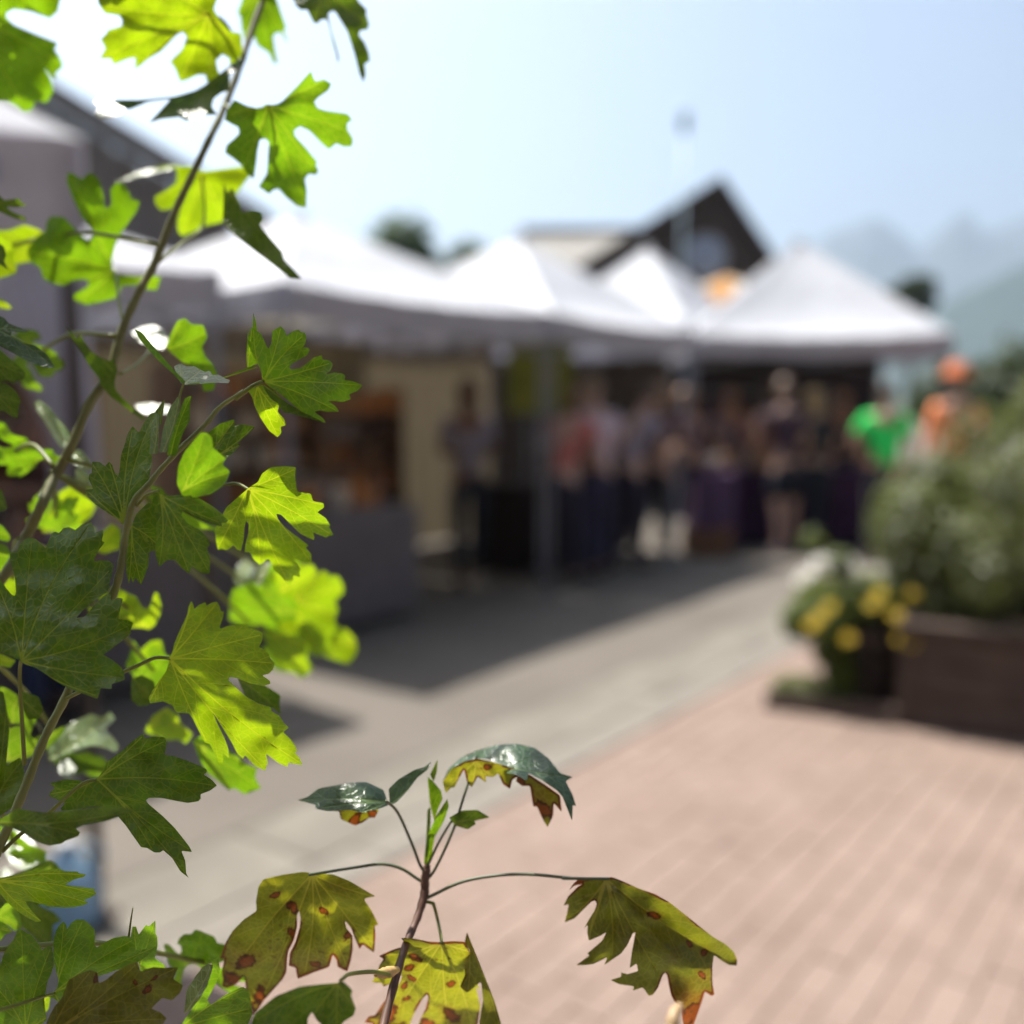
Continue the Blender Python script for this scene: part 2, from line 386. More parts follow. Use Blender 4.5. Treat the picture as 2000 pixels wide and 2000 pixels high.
# the lower grey roofed wing on its left
wing = empty('hall_wing', (oc.x - 5, DG + 4, 0)); ow = Vector(wing.location)
x0, z0 = XZ(978, 452, DG + 2); x1, z1 = XZ(1260, 420, DG + 2); xe, ze = XZ(930, 525, DG + 2)
b = MB(); vs = [Vector((x0 - .8, DG + 1.2, 4.3)), Vector((x1, DG + 1.2, 4.3)), Vector((x1, DG + 4.2, z1 + .15)), Vector((x0 + .1, DG + 4.2, z1 + .05))]
vs = [v - ow for v in vs]; dn = [v + Vector((0, .05, -.18)) for v in vs]
b.add(vs + dn, [(0, 1, 2, 3), (7, 6, 5, 4), (0, 4, 5, 1), (1, 5, 6, 2), (2, 6, 7, 3), (3, 7, 4, 0)]).build('roof', m_groof, wing)
MB().box(Vector(((x0 + x1) / 2, DG + 3.2, 2.05)) - ow, (x1 - x0 - .6, 3.6, 4.1)).build('wall', m_dark, wing)
MB().box(Vector(((x0 + x1) / 2, DG + 4.22, z1 + .16)) - ow, (x1 - x0 - .2, .25, .12)).build('ridge_cap', m_dark, wing)
tag(wing, 'low wing with pale grey shingle roof left of the dark gable', 'building')

DL = 14.0
xa, za = XZ(-420, -160, DL); xr_, zr_ = XZ(520, 412, DL)
gable_house('village_house', DL, [(2 * xa - xr_, zr_), (xa, za), (xr_, zr_)], 6, 0, m_grayw, mat('grey_siding_board', (0.17, 0.15, 0.138), .85, .25, scale=2, var=.15), mat('brown_roofing', (0.0792, 0.0594, 0.0495), .85, .2), 'big grey brown gabled house at the left above the tents', 30, thick=.3, over=.5)

# added timber building behind the camera, unseen; cuts sky light to deepen shade
sky_blocker = empty('sky_blocker_building', (0, -5.6, 0))
MB().box((0, 0, 4.0), (30, 7.0, 8.0)).build('wall', m_dark, sky_blocker)
for sgn in (-1, 1):
    b = MB(); e = [Vector((-15.5, sgn * 4.1, 7.6)), Vector((15.5, sgn * 4.1, 7.6)), Vector((15.5, 0, 10.2)), Vector((-15.5, 0, 10.2))]; b.add(e + [v + Vector((0, 0, .22)) for v in e], [(0, 1, 2, 3), (7, 6, 5, 4), (0, 4, 5, 1), (1, 5, 6, 2), (3, 2, 6, 7), (0, 3, 7, 4)]); b.build('roof', m_groof, sky_blocker)
for k in range(-5, 6):
    if k: 
        wd = MB().box((k * 2.6, 3.53, 1.7), (1.7, .05, 1.7)).build('window', m_glassw, sky_blocker)
        for q in (-1, 1): MB().box((k * 2.6 + q * .9, 3.55, 1.7), (.1, .08, 1.9)).build('window_frame', m_trim, wd)
        wd = MB().box((k * 2.6, 3.53, 5.2), (1.2, .05, 1.5)).build('window', m_glassw, sky_blocker)
        for q in (-1, 1): MB().box((k * 2.6 + q * .65, 3.55, 5.2), (.1, .08, 1.7)).build('window_frame', m_trim, wd)
dr = MB().box((0, 3.53, 1.1), (1.1, .06, 2.2)).build('door', mat('door_wood', (0.0792, 0.0396, 0.0231), .6, .3), sky_blocker); MB().lathe((.42, 3.58, 1.05), [(.03, 0), (.03, .03), (.01, .04)], 8).build('handle', m_trim, dr)
tag(sky_blocker, 'unseen dark timber building added behind the camera to block sky light', 'building')

# street lamp (thin, above the hall roof)
lamp = empty('street_lamp', (0, 0, 0)); lx, lz = XZ(1292, 205, 24.0); lamp.location = (lx, 24.0, 0)
m_lamp = mat('blue_grey_metal', (0.2772, 0.363, 0.4092), .45, .5, .2)
MB().tube([(0, 0, 0), (0, 0, 3), (0, 0, lz - .5)], [.06, .04, .028], 10).build('pole', m_lamp, lamp, True)
MB().lathe((0, 0, lz - .55), [(.03, 0), (.08, .06), (.12, .34), (.13, .42), (.09, .5), (.03, .56), (.01, .6)], 16).build('lantern', m_lamp, lamp, True)
MB().lathe((0, 0, 0), [(.16, 0), (.16, .08), (.10, .14), (.08, .35)], 14).build('base', m_lamp, lamp, True)
tag(lamp, 'thin pale street lamp rising above the dark gabled hall', 'street lamp')

# ------------------------------------------------------------------ vegetation in the distance
def leaf_cloud(name, clumps, n, size, m, parent=None, seed=1, flat=.5):
    rnd = random.Random(seed); vs = []; fs = []
    tot = sum(c[1] ** 2 for c in clumps)
    for (c, r) in clumps:
        c = Vector(c)
        for _ in range(int(n * r * r / tot)):
            d = Vector((rnd.gauss(0, 1), rnd.gauss(0, 1), rnd.gauss(0, 1))).normalized()
            p = c + d * r * (rnd.random() ** 0.33) * rnd.uniform(.8, 1.12)
            nrm = (d + Vector((rnd.gauss(0, flat), rnd.gauss(0, flat), rnd.gauss(0.3, flat)))).normalized()
            t = nrm.orthogonal().normalized(); t = Matrix.Rotation(rnd.uniform(0, 6.28), 3, nrm) @ t; bb = nrm.cross(t)
            s = size * rnd.uniform(.6, 1.35); k = len(vs)
            vs += [p - t * s, p + bb * s * .38 + nrm * s * .08, p + t * s, p - bb * s * .38 + nrm * s * .08]
            fs.append((k, k + 1, k + 2, k + 3))
    return obj(name, vs, fs, m, parent)
def tree(name, base, h, r, m, label, seed, leaf=.16, n=2600, trunk_h=.45):
    root = empty(name, base); rnd = random.Random(seed)
    mb = MB(); th = h * trunk_h
    mb.tube(smooth_path([(0, 0, 0), (.06, .02, th * .5), (.0, .05, th), (.05, 0, h * .85)], 4), [.05 * h * (1 - .75 * i / 12) * .55 for i in range(13)], 8)
    for k in range(7):
        a = k * 2.4; z = th + (h * .8 - th) * k / 7
        e = Vector((math.cos(a) * r * .75, math.sin(a) * r * .75, z + r * .4)); mb.tube([(0, 0, z - .1), e * .5 + Vector((0, 0, z * .5)), e], [.022 * h * .6, .014 * h * .6, .006 * h * .6], 6)
    mb.build('trunk', mat('bark', (0.0594, 0.0429, 0.0297), .9, .2, scale=12), root, True)
    cl = []
    for k in range(16):
        d = Vector((rnd.gauss(0, 1), rnd.gauss(0, 1), rnd.gauss(0, .8))).normalized() * r * rnd.uniform(.35, .85)
        cl.append((Vector((0, 0, h - r * .95)) + Vector((d.x, d.y, d.z * (h - th) / (2 * r) * .9)), r * rnd.uniform(.28, .5)))
    leaf_cloud('crown', cl, n, leaf, m, root, seed)
    tag(root, label, 'tree'); return root
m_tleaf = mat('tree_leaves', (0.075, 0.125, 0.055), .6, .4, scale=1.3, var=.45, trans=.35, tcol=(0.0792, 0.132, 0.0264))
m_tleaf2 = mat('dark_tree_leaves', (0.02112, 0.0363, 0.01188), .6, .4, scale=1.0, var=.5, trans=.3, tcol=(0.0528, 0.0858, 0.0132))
tx, tz = XZ(800, 392, 26); tree('broadleaf_tree', (tx, 26, 0), tz, 1.75, m_tleaf, 'round green tree behind the white tent roofs left of the hall', 3, .16, 6500, .5)
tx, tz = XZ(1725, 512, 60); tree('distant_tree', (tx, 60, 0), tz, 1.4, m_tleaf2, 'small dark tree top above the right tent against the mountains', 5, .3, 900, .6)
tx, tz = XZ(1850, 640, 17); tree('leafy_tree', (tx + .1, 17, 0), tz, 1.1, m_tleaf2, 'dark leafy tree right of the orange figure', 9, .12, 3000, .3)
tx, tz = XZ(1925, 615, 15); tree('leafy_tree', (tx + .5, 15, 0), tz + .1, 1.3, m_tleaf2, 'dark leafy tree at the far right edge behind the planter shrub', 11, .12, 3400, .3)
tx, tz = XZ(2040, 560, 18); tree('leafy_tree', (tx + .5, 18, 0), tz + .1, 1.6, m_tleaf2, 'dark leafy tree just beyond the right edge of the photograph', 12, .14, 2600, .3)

# ================================================================== MARKET TENTS
m_can = mat('white_canopy', (0.505, 0.515, 0.55), 0.7, 0.25, scale=3, var=.04, trans=.17, tcol=(0.42, 0.37, 0.27))
m_val = mat('white_valance', (0.4752, 0.4686, 0.5148), 0.75, 0.25, scale=3, var=.05, trans=.5, tcol=(0.50, 0.49, 0.58))
m_leg = mat('tent_leg_metal', (0.198, 0.2112, 0.2442), 0.4, 0.5, 0.6, var=.12)
m_legd = mat('dark_tent_leg_metal', (0.0495, 0.0363, 0.0297), 0.45, 0.5, 0.3, var=.2)
m_wall = mat('cream_tent_wall', (0.20, 0.155, 0.105), 0.8, 0.2, scale=2, var=.12, trans=.12, tcol=(0.33, 0.2772, 0.1848))
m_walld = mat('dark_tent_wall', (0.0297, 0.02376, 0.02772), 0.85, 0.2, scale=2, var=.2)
def tent(name, nf, ax, bx, ln, dp, eave, peak, label, legm=m_leg, wall=m_wall, sag=.10, val=.20, lean=None):
    """nf = near front corner on the ground; ax along the front, bx to the back"""
    c = Vector(nf) + ax * ln / 2 + bx * dp / 2
    root = empty(name, (c.x, c.y, 0)); o = Vector(root.location)
    def L(s, t, z): return Vector(nf) + ax * s * ln + bx * t * dp + Vector((0, 0, z)) - o
    n = 10; rim = [(i / n, 0) for i in range(n)] + [(1, i / n) for i in range(n)] + [(1 - i / n, 1) for i in range(n)] + [(0, 1 - i / n) for i in range(n)]
    rows = 7; vs = []; fs = []; m = len(rim)
    for r in range(rows):
        f = r / rows
        for q, (s, t) in enumerate(rim):
            edge = 4 * (s * (1 - s) if t in (0, 1) else t * (1 - t))          # 0 at corners
            z = eave + (peak - eave) * (f ** (1.0 + .22 * edge)) - sag * edge * math.sin(math.pi * min(1, f * 1.3 + .25)) * .55
            vs.append(L(.5 + (s - .5) * (1 - f), .5 + (t - .5) * (1 - f), z + random.uniform(-.004, .004)))
    vs.append(L(.5, .5, peak))
    for r in range(rows - 1):
        for q in range(m):
            fs.append((r * m + q, r * m + (q + 1) % m, (r + 1) * m + (q + 1) % m, (r + 1) * m + q))
    for q in range(m): fs.append(((rows - 1) * m + q, (rows - 1) * m + (q + 1) % m, rows * m))
    cn = obj('canopy', vs, fs, m_can, root)
    MB().lathe(L(.5, .5, peak - .03), [(.07, 0), (.06, .04), (.02, .07)], 10).build('peak_cap', m_can, root, True)
    sides = [((0, 0), (1, 0)), ((1, 0), (1, 1)), ((1, 1), (0, 1)), ((0, 1), (0, 0))]
    for (s0, t0), (s1, t1) in sides:
        v2 = []; f2 = []; k = 26
        for i in range(k + 1):
            f = i / k; s = s0 + (s1 - s0) * f; t = t0 + (t1 - t0) * f
            edge = 4 * f * (1 - f); out = 1.004 + .004 * math.sin(f * 37 + s0 * 5)
            zt = eave - sag * edge * .55 * math.sin(math.pi * .25)
            for j in range(3):
                sc = out + .004 * j * math.sin(f * 50)
                v2.append(L(.5 + (s - .5) * sc, .5 + (t - .5) * sc, zt - val * j / 2 - (.012 * abs(math.sin(f * math.pi * 7)) if j == 2 else 0)))
        for i in range(k):
            for j in range(2): f2.append((i * 3 + j, i * 3 + j + 1, (i + 1) * 3 + j + 1, (i + 1) * 3 + j))
        obj('valance', v2, f2, m_val, root)
    for (s, t) in ((0, 0), (1, 0), (1, 1), (0, 1)):
        ins = lambda q: .015 if q == 0 else .985
        a = L(ins(s), ins(t), eave - .02); bq = L(ins(s), ins(t), 0)
        if lean and (s, t) == lean[0]: bq = bq + Vector(lean[1])
        mb = MB(); d = (a - bq)
        mb.tube([bq, bq + d * .55], .021, 4); mb.tube([bq + d * .53, a], .026, 4)
        lg = mb.build('leg', legm, root)
        MB().box(bq + Vector((0, 0, .006)), (.10, .10, .012)).build('foot_plate', legm, lg)
        MB().box(bq + d * .54, (.065, .065, .07)).build('slider', legm, lg)
    for (s0, t0), (s1, t1) in sides:                                          # scissor truss under the eaves
        a, bq = L(.02 + .96 * s0, .02 + .96 * t0, eave - .08), L(.02 + .96 * s1, .02 + .96 * t1, eave - .08); dn = Vector((0, 0, -.24)); mm = (a + bq) / 2
        mb = MB(); mb.tube([a, mm + dn], .011, 5); mb.tube([mm, a + dn], .011, 5); mb.tube([mm + dn, bq], .011, 5); mb.tube([bq + dn, mm], .011, 5)
        mb.build('truss_bar', legm, root)
    if wall:
        v2 = []; f2 = []; k = 40
        for i in range(k + 1):
            f = i / k
            for z in (eave - .02, eave * .5, .03): v2.append(L(.01 + .98 * f, .985 + .008 * math.sin(f * 60), z))
        for i in range(k):
            for j in range(2): f2.append((i * 3 + j, i * 3 + j + 1, (i + 1) * 3 + j + 1, (i + 1) * 3 + j))
        obj('back_wall', v2, f2, wall, root)
    return tag(root, label, 'tent', 'white market tents'), L
EV = 2.18
tB, LB = tent('market_tent', (-1.29, 5.88, 0), AX, BX, 2.68, 2.68, EV, 2.86, 'white peaked tent in the middle of the row, casting the big pointed shadow')
tA, LA = tent('market_tent', (-1.52 - 1.9 * AX.x, 5.48 - 1.9 * AX.y, 0), AX, BX, 1.9, 2.4, EV, 2.66, 'white tent partly hidden by the leafy stem, second from the left edge')
tC, LC = tent('market_tent', (.32, 8.09, 0), AX, BX, 2.5, 2.5, EV, 3.02, 'white peaked tent at the far end of the row with a leaning front leg', lean=((1, 0), (-.28, -.75, 0)))
tD, LD = tent('market_tent', (2.2, 13.1, 0), AX, BX, 2.5, 2.5, 2.5, 3.66, 'white peaked tent farther back, just below the dark hall gable', wall=False)
EA = Vector((.995, -.06, 0)).normalized(); EB = Vector((.06, .995, 0)).normalized()
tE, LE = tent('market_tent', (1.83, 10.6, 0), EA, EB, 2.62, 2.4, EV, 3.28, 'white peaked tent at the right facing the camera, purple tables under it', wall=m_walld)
# nearest tent, only its far front corner in view
za_ = onz(228, 1790, 0); ZN = Vector((za_.x, za_.y, 0))
tZ, LZ = tent('market_tent', ZN - AX * 2.4, AX, BX, 2.4, 2.2, 2.20, 3.0, 'nearest tent at the left edge, dark leg weighted with a blue jug', legm=m_legd, wall=False, val=.26)
# gathered curtain at its corner and the side wall behind
def curtain(name, top, wd, ht, dirv, parent, folds=7, flare=.5, m=m_val):
    o = Vector(parent.location); vs = []; fs = []; k = folds * 8; rows = 10
    nrm = Vector((-dirv.y, dirv.x, 0))
    for r in range(rows + 1):
        f = r / rows; q_ = max(0, min(1, (f - .2) / .55)); wide = wd * (1 - .74 * q_ * q_ * (3 - 2 * q_))
        for i in range(k + 1):
            g = i / k
            vs.append(Vector(top) + dirv * wide * (g - 0) + nrm * .035 * math.sin(g * folds * 6.283 + f) + Vector((0, 0, -ht * f)) - o)
    for r in range(rows):
        for i in range(k): fs.append((r * (k + 1) + i, r * (k + 1) + i + 1, (r + 1) * (k + 1) + i + 1, (r + 1) * (k + 1) + i))
    return obj(name, vs, fs, m, parent, True)
curtain('side_curtain', ZN + BX * .03 + Vector((0, 0, 2.12)), .62, 1.02, BX, tZ)
# printed grey-blue mark on its front valance
MB().box(ZN - AX * .36 + NR * .035 + Vector((0, 0, 2.07)) - Vector(tZ.location), (.20, .004, .06), ang).build('printed_mark', mat('printed_grey_blue', (0.165, 0.2112, 0.2772), .8, .2), tZ)

# blue water jug weighing the leg
def jug(name, loc, m, label):
    r = empty(name, loc); r.scale = (.75, .75, .62)
    MB().lathe((0, 0, 0), [(.10, 0), (.125, .015), (.13, .06), (.125, .10), (.13, .13), (.13, .22), (.12, .26), (.05, .32), (.032, .34), (.032, .37)], 20).build('body', m, r, True)
    MB().lathe((0, 0, .365), [(.036, 0), (.036, .03), (.03, .035)], 12).build('cap', mat('white_plastic', (0.495, 0.5082, 0.528), .4, .5), r, True)
    MB().tube(smooth_path([(.10, 0, .27), (.15, 0, .33), (.10, 0, .38), (.03, 0, .355)], 5), .012, 8).build('handle', m, r, True)
    tag(r, label, 'jug'); return r
m_jug = mat('blue_jug_plastic', (.34, .50, .64), .25, .5, var=.12, trans=.45, tcol=(0.33, 0.462, 0.594))
jug('water_jug', ZN + Vector((-.13, -.03, 0)), m_jug, 'light blue water jug at the foot of the nearest tent leg')

# ------------------------------------------------------------------ stall furniture and goods
def frame(name, origin, ax):
    r = empty(name, origin, math.atan2(ax.y, ax.x)); return r
def cloth_table(name, origin, ax, w_, d_, h_, m, label, drop=None):
    r = frame(name, origin, ax); drop = drop or h_ - .06
    mb = MB(); mb.box((0, 0, h_ - .02), (w_, d_, .03)); mb.build('table_top', mat('table_board', (0.264, 0.2376, 0.198), .7, .3), r)
    for sx in (-1, 1):
        for sy in (-1, 1): MB().tube([(sx * (w_ / 2 - .08), sy * (d_ / 2 - .08), 0), (sx * (w_ / 2 - .08), sy * (d_ / 2 - .08), h_ - .03)], .014, 6).build('leg', m_leg, r)
    vs = []; fs = []; per = []
    n = 18
    for i in range(n): per.append((-w_ / 2 + w_ * i / n, -d_ / 2))
    for i in range(n): per.append((w_ / 2, -d_ / 2 + d_ * i / n))
    for i in range(n): per.append((w_ / 2 - w_ * i / n, d_ / 2))
    for i in range(n): per.append((-w_ / 2, d_ / 2 - d_ * i / n))
    k = len(per); rings = [(0, 1.002), (.03, 1.012), (drop * .5, 1.02), (drop, 1.03)]
    for (dz, sc) in rings:
        for q, (x, y) in enumerate(per):
            wv = .012 * math.sin(q * 1.7) * (dz / drop); vs.append((x * (sc + wv), y * (sc + wv * 1.6) , h_ + .002 - dz))
    for a in range(len(rings) - 1):
        for q in range(k): fs.append((a * k + q, a * k + (q + 1) % k, (a + 1) * k + (q + 1) % k, (a + 1) * k + q))
    fs.append(tuple(range(k - 1, -1, -1)))
    obj('tablecloth', vs, fs, m, r)
    tag(r, label, 'table'); return r
m_clothw = mat('pale_grey_cloth', (.13, .112, .110), .85, .2, var=.12)
m_clothd = mat('dark_brown_cloth', (0.0231, 0.01716, 0.01584), .85, .2, var=.2)
m_clothp = mat('purple_cloth', (0.0297, 0.01188, 0.0363), .85, .2, var=.25)
m_clothl = mat('lilac_cloth', (0.0858, 0.0495, 0.099), .85, .2, var=.15)
cloth_table('stall_table', Vector((-1.29, 5.88, 0)) + AX * .72 + BX * .55, AX, 1.25, .7, .78, m_clothw, 'table with grey white cloth under the middle tent')
cloth_table('stall_table', Vector((-1.52, 5.48, 0)) - AX * .95 + BX * .5, AX, 1.7, .7, .78, m_clothw, 'table with pale cloth under the tent behind the leafy stem')
cloth_table('stall_table', Vector((.43, 8.24, 0)) + AX * 1.05 + BX * .8, AX, 1.7, .65, .78, m_clothd, 'table with dark cloth under the far tent of the row')
cloth_table('stall_table', Vector((2.55, 10.75, 0)), EA, 1.35, .65, .80, m_clothp, 'dark purple table left under the right tent')
cloth_table('stall_table', Vector((3.75, 10.7, 0)), EA, .95, .65, .80, m_clothp, 'dark purple table right under the right tent behind the hedge')
cloth_table('stall_table', Vector((2.0, 10.2, 0)), EA, .42, .4, .80, m_clothl, 'small lilac table by the leaning tent leg')

# shelving with boxes and jars
wood = mat('shelf_wood', (0.1716, 0.099, 0.0561), .7, .3, scale=9, var=.3)
kraft = [mat('kraft_box', (.30, .17, .085), .8, .2, var=.2), mat('orange_brown_box', (.38, .155, .05), .75, .2, var=.2), mat('cream_box', (.48, .40, .30), .8, .2, var=.1), mat('dark_brown_jar', (0.066, 0.0297, 0.0165), .25, .5, var=.2), mat('grey_brown_box', (0.1848, 0.1518, 0.132), .8, .2, var=.15)]
def shelf_rack(origin, ax, w_, label, n_shelf=4, h=1.75):
    r = frame('shelf_rack', origin, ax)
    for sx in (-1, 1): MB().box((sx * w_ / 2, 0, h / 2), (.03, .30, h)).build('side_panel', wood, r)
    zs = []
    for k in range(n_shelf):
        z = .78 + k * (h - .82) / (n_shelf - .2); zs.append(z); MB().box((0, 0, z), (w_ - .032, .29, .025)).build('shelf', wood, r)
    MB().box((0, .15, h / 2), (w_, .012, h - .02)).build('back_panel', mat('pale_panel', (.34, .25, .18), .8, .2, var=.1), r)
    tag(r, label, 'shelf'); return zs
def goods(origin, ax, w_, zs, label, group, cat, seed, kinds):
    rnd = random.Random(seed); M = Matrix.Rotation(math.atan2(ax.y, ax.x), 4, 'Z')
    for z in zs:
        x = -w_ / 2 + .06
        while x < w_ / 2 - .1:
            ww = rnd.uniform(.07, .17); hh = rnd.uniform(.10, .20)
            p = Vector(origin) + (M @ Vector((x + ww / 2, rnd.uniform(-.04, .03), 0))); p.z = z + .0135
            mb = MB(); kk = rnd.choice(kinds)
            if kk == 3:
                rr = ww * .38; mb.lathe((0, 0, 0), [(rr * .9, 0), (rr, .01), (rr, hh * .7), (rr * .6, hh * .82), (rr * .6, hh)], 12)
                o = mb.build('jar', kraft[3], None, True)
            else:
                vs, fs = prism(ww, .15, hh, .008); mb.add([v + Vector((0, 0, hh)) for v in vs], fs); o = mb.build('goods_box', kraft[kk])
            o.location = p; o.rotation_euler = (0, 0, math.atan2(ax.y, ax.x) + rnd.uniform(-.1, .1))
            tag(o, label if kk != 3 else label.replace('box', 'jar').replace('cardboard', 'glass'), 'box' if kk != 3 else 'jar', group if kk != 3 else group.replace('boxes', 'jars'))
            x += ww + rnd.uniform(.01, .07)
ob = Vector((-1.29, 5.88, 0)) + AX * .78 + BX * 1.35
zs = shelf_rack(ob, AX, 1.25, 'wooden shelf rack with brown goods inside the middle tent')
goods(ob - BX * .02, AX, 1.15, zs, 'small brown cardboard box on the middle tent shelf rack', 'boxes on the middle tent shelves', 'box', 4, [0, 1, 2, 4, 0, 3])
oa = Vector((-1.52, 5.48, 0)) - AX * .72 + BX * 1.25
zs = shelf_rack(oa, AX, 1.3, 'wooden shelf rack with brown goods in the tent behind the leafy stem')
ob2 = Vector((-1.29, 5.88, 0)) + AX * 1.95 + BX * 1.45
z2 = shelf_rack(ob2, AX, .95, 'wooden shelf rack with brown goods at the right inside the middle tent', 4, 1.6)
goods(ob2 - BX * .02, AX, .86, z2, 'small brown cardboard box on the right rack of the middle tent', 'boxes on the right rack of the middle tent', 'box', 14, [0, 1, 1, 4, 3])
goods(oa - BX * .02, AX, 1.2, zs, 'small brown cardboard box on the shelf rack behind the stem', 'boxes in the tent behind the stem', 'box', 9, [0, 1, 2, 4, 3])
tb = Vector((-1.29, 5.88, 0)) + AX * .72 + BX * .5
goods(tb, AX, 1.15, [.772], 'small brown cardboard box on the grey clothed table of the middle tent', 'boxes on the middle tent table', 'box', 21, [0, 1, 2, 4, 3, 1])
goods(Vector((2.55, 10.65, 0)), EA, 1.2, [.792], 'small brown cardboard box on the dark purple table', 'boxes on the purple table', 'box', 22, [2, 0, 1, 4, 3])
# green-yellow print hanging at the back of the far tent
def banner(name, origin, ax, w_, h_, zc, m, label, cat='banner'):
    r = frame(name, (origin[0], origin[1], 0), ax)
    vs = []; fs = []
    for i in range(13):
        for j in range(9):
            x = (i / 12 - .5) * w_; z = zc + (j / 8 - .5) * h_; vs.append((x, .02 * math.sin(i * .9) * (1 - j / 8), z))
    for i in range(12):
        for j in range(8): fs.append((i * 9 + j, (i + 1) * 9 + j, (i + 1) * 9 + j + 1, i * 9 + j + 1))
    obj('cloth_panel', vs, fs, m, r, True)
    MB().tube([(-w_ / 2 - .04, 0, zc + h_ / 2), (w_ / 2 + .04, 0, zc + h_ / 2)], .012, 6).build('hanging_rod', m_leg, r)
    for sx in (-1, 1): MB().tube([(sx * w_ / 2, 0, zc + h_ / 2), (sx * w_ / 2, 0, 2.15)], .003, 4).build('cord', m_leg, r)
    tag(r, label, cat); return r
m_print = mat('green_yellow_print', (0.0792, 0.1254, 0.0198), .8, .2, scale=5, col2=(0.2772, 0.2772, 0.066), trans=.3, tcol=(0.264, 0.2772, 0.0528))
banner('hanging_print', Vector((.27, 10.0, 0)), EA, .62, .75, 1.75, m_print, 'green and yellow cloth print hanging in the far tent')
banner('hanging_print', Vector((-1.29, 5.88, 0)) + AX * 2.25 + BX * 1.9, AX, .7, 1.1, 1.45, mat('tan_print', (0.2178, 0.1848, 0.1188), .8, .2, scale=4, var=.35), 'tan cloth panel hanging at the right end of the middle tent')

backdrop = empty('dark_backdrop', (-2.2, 13.6, 0), math.atan2(AX.y, AX.x) - .35)  # added board backdrop, darkens the bright gaps between the tents
m_backdrop = mat('backdrop_board', (0.0495, 0.0363, 0.02772), .85, .2, scale=4, var=.3)
for k in range(30): MB().box((-6 + k * .4, 0, 1.35), (.385, .025, 2.7)).build('board', m_backdrop, backdrop)
for z in (.4, 1.5): MB().box((-.2, .04, z), (12, .05, .09)).build('rail', m_backdrop, backdrop)
tag(backdrop, 'dark board backdrop added to close bright gaps behind the row of tents', 'backdrop')

# garments on a rail under the right tent
rail = frame('clothes_rail', (2.95, 12.2, 0), EA)
for sx in (-1, 1):
    MB().tube([(sx * .8, 0, 0), (sx * .8, 0, 1.62)], .016, 8).build('post', m_leg, rail); MB().box((sx * .8, 0, .012), (.05, .45, .024)).build('foot', m_leg, rail)
MB().tube([(-.8, 0, 1.6), (.8, 0, 1.6)], .014, 8).build('bar', m_leg, rail)
tag(rail, 'metal clothes rail under the right tent', 'clothes rail')
gcols = [(.10, .045, .03), (.05, .03, .06), (.20, .10, .065), (.035, .03, .04), (.14, .05, .10), (.26, .16, .11), (.06, .05, .07), (.16, .09, .06)]
for i, c in enumerate(gcols):
    g = frame('garment', Vector((2.95, 12.2, 0)) + EA * (-.66 + i * .19), EB)
    vs = []; fs = []
    for (z, wd, dp) in ((1.56, .05, .03), (1.50, .20, .04), (1.30, .19, .05), (1.0, .21, .06), (.72, .25, .07)):
        for q in range(12):
            a = q / 12 * 6.283; vs.append((math.cos(a) * wd, math.sin(a) * dp * (1 + .2 * math.sin(3 * a)), z))
    for a in range(4):
        for q in range(12): fs.append((a * 12 + q, a * 12 + (q + 1) % 12, (a + 1) * 12 + (q + 1) % 12, (a + 1) * 12 + q))
    obj('cloth_body', vs, fs, mat('garment_cloth_%d' % i, tuple(q * .66 for q in c), .9, .15, var=.2), g, True)
    MB().tube(smooth_path([(0, 0, 1.55), (0, 0, 1.60), (0, .02, 1.63), (0, .03, 1.60)], 4), .004, 5).build('hook', m_leg, g)
    tag(g, 'dark garment hanging on the rail under the right tent', 'garment', 'garments on the rail')

# crates under the tables
def crate(loc, rz, size, m, label):
    r = empty('wooden_crate', loc, rz); x, y, z = size
    for k in range(3):
        zz = z * (k + .5) / 3
        for s in (-1, 1):
            MB().box((0, s * y / 2, zz), (x, .012, z / 3 - .02)).build('slat', m, r)
            MB().box((s * (x / 2 - .006), 0, zz), (.012, y - .014, z / 3 - .02)).build('slat', m, r)
    MB().box((0, 0, .01), (x - .026, y - .014, .012)).build('bottom', m, r)
    for sx in (-1, 1):
        for sy in (-1, 1): MB().box((sx * (x / 2 - .025), sy * (y / 2 - .02), z / 2), (.025, .025, z - .01)).build('corner_post', m, r)
    tag(r, label, 'crate')
m_crate = mat('crate_wood', (0.1452, 0.0726, 0.0363), .8, .2, scale=10, var=.3)
gx = onz(1392, 1095, 0); crate((gx.x, gx.y + .35, 0), .1, (.42, .32, .28), m_crate, 'brown wooden crate on the ground before the purple tables')
gx = onz(905, 1040, 0); crate((gx.x, gx.y, 0), .8, (.42, .32, .28), m_crate, 'brown wooden crate on the ground left of the shoppers')
# orange and cream parasol top glimpsed between the tents
pr = empty('parasol', (*XZ(1372, 545, 15.5)[:1], 15.5, 0)); pzz = XZ(1372, 520, 15.5)[1]
MB().tube([(0, 0, 0), (0, 0, pzz)], .02, 8).build('pole', m_leg, pr)
mo = mat('orange_parasol_cloth', (0.495, 0.2376, 0.066), .8, .2, trans=.35, tcol=(0.528, 0.264, 0.066)); mc = mat('cream_parasol_cloth', (0.5148, 0.4488, 0.363), .8, .2, trans=.35, tcol=(0.528, 0.462, 0.33))
for k in range(8):
    a0, a1 = k * math.pi / 4, (k + 1) * math.pi / 4; vs = [(0, 0, pzz)]; fs = []
    for f, dz in ((.35, -.10), (.7, -.24), (1.0, -.42)):
        for a in (a0, (a0 + a1) / 2, a1): vs.append((math.cos(a) * f * .75, math.sin(a) * f * .75, pzz + dz - (.02 if a not in (a0, a1) else 0)))
    fs = [(0, 1, 2), (0, 2, 3), (1, 4, 5, 2), (2, 5, 6, 3), (4, 7, 8, 5), (5, 8, 9, 6)]
    obj('canopy_panel', vs, fs, mo if k % 2 else mc, pr)
tag(pr, 'orange and cream parasol top between the two right tent roofs', 'parasol')

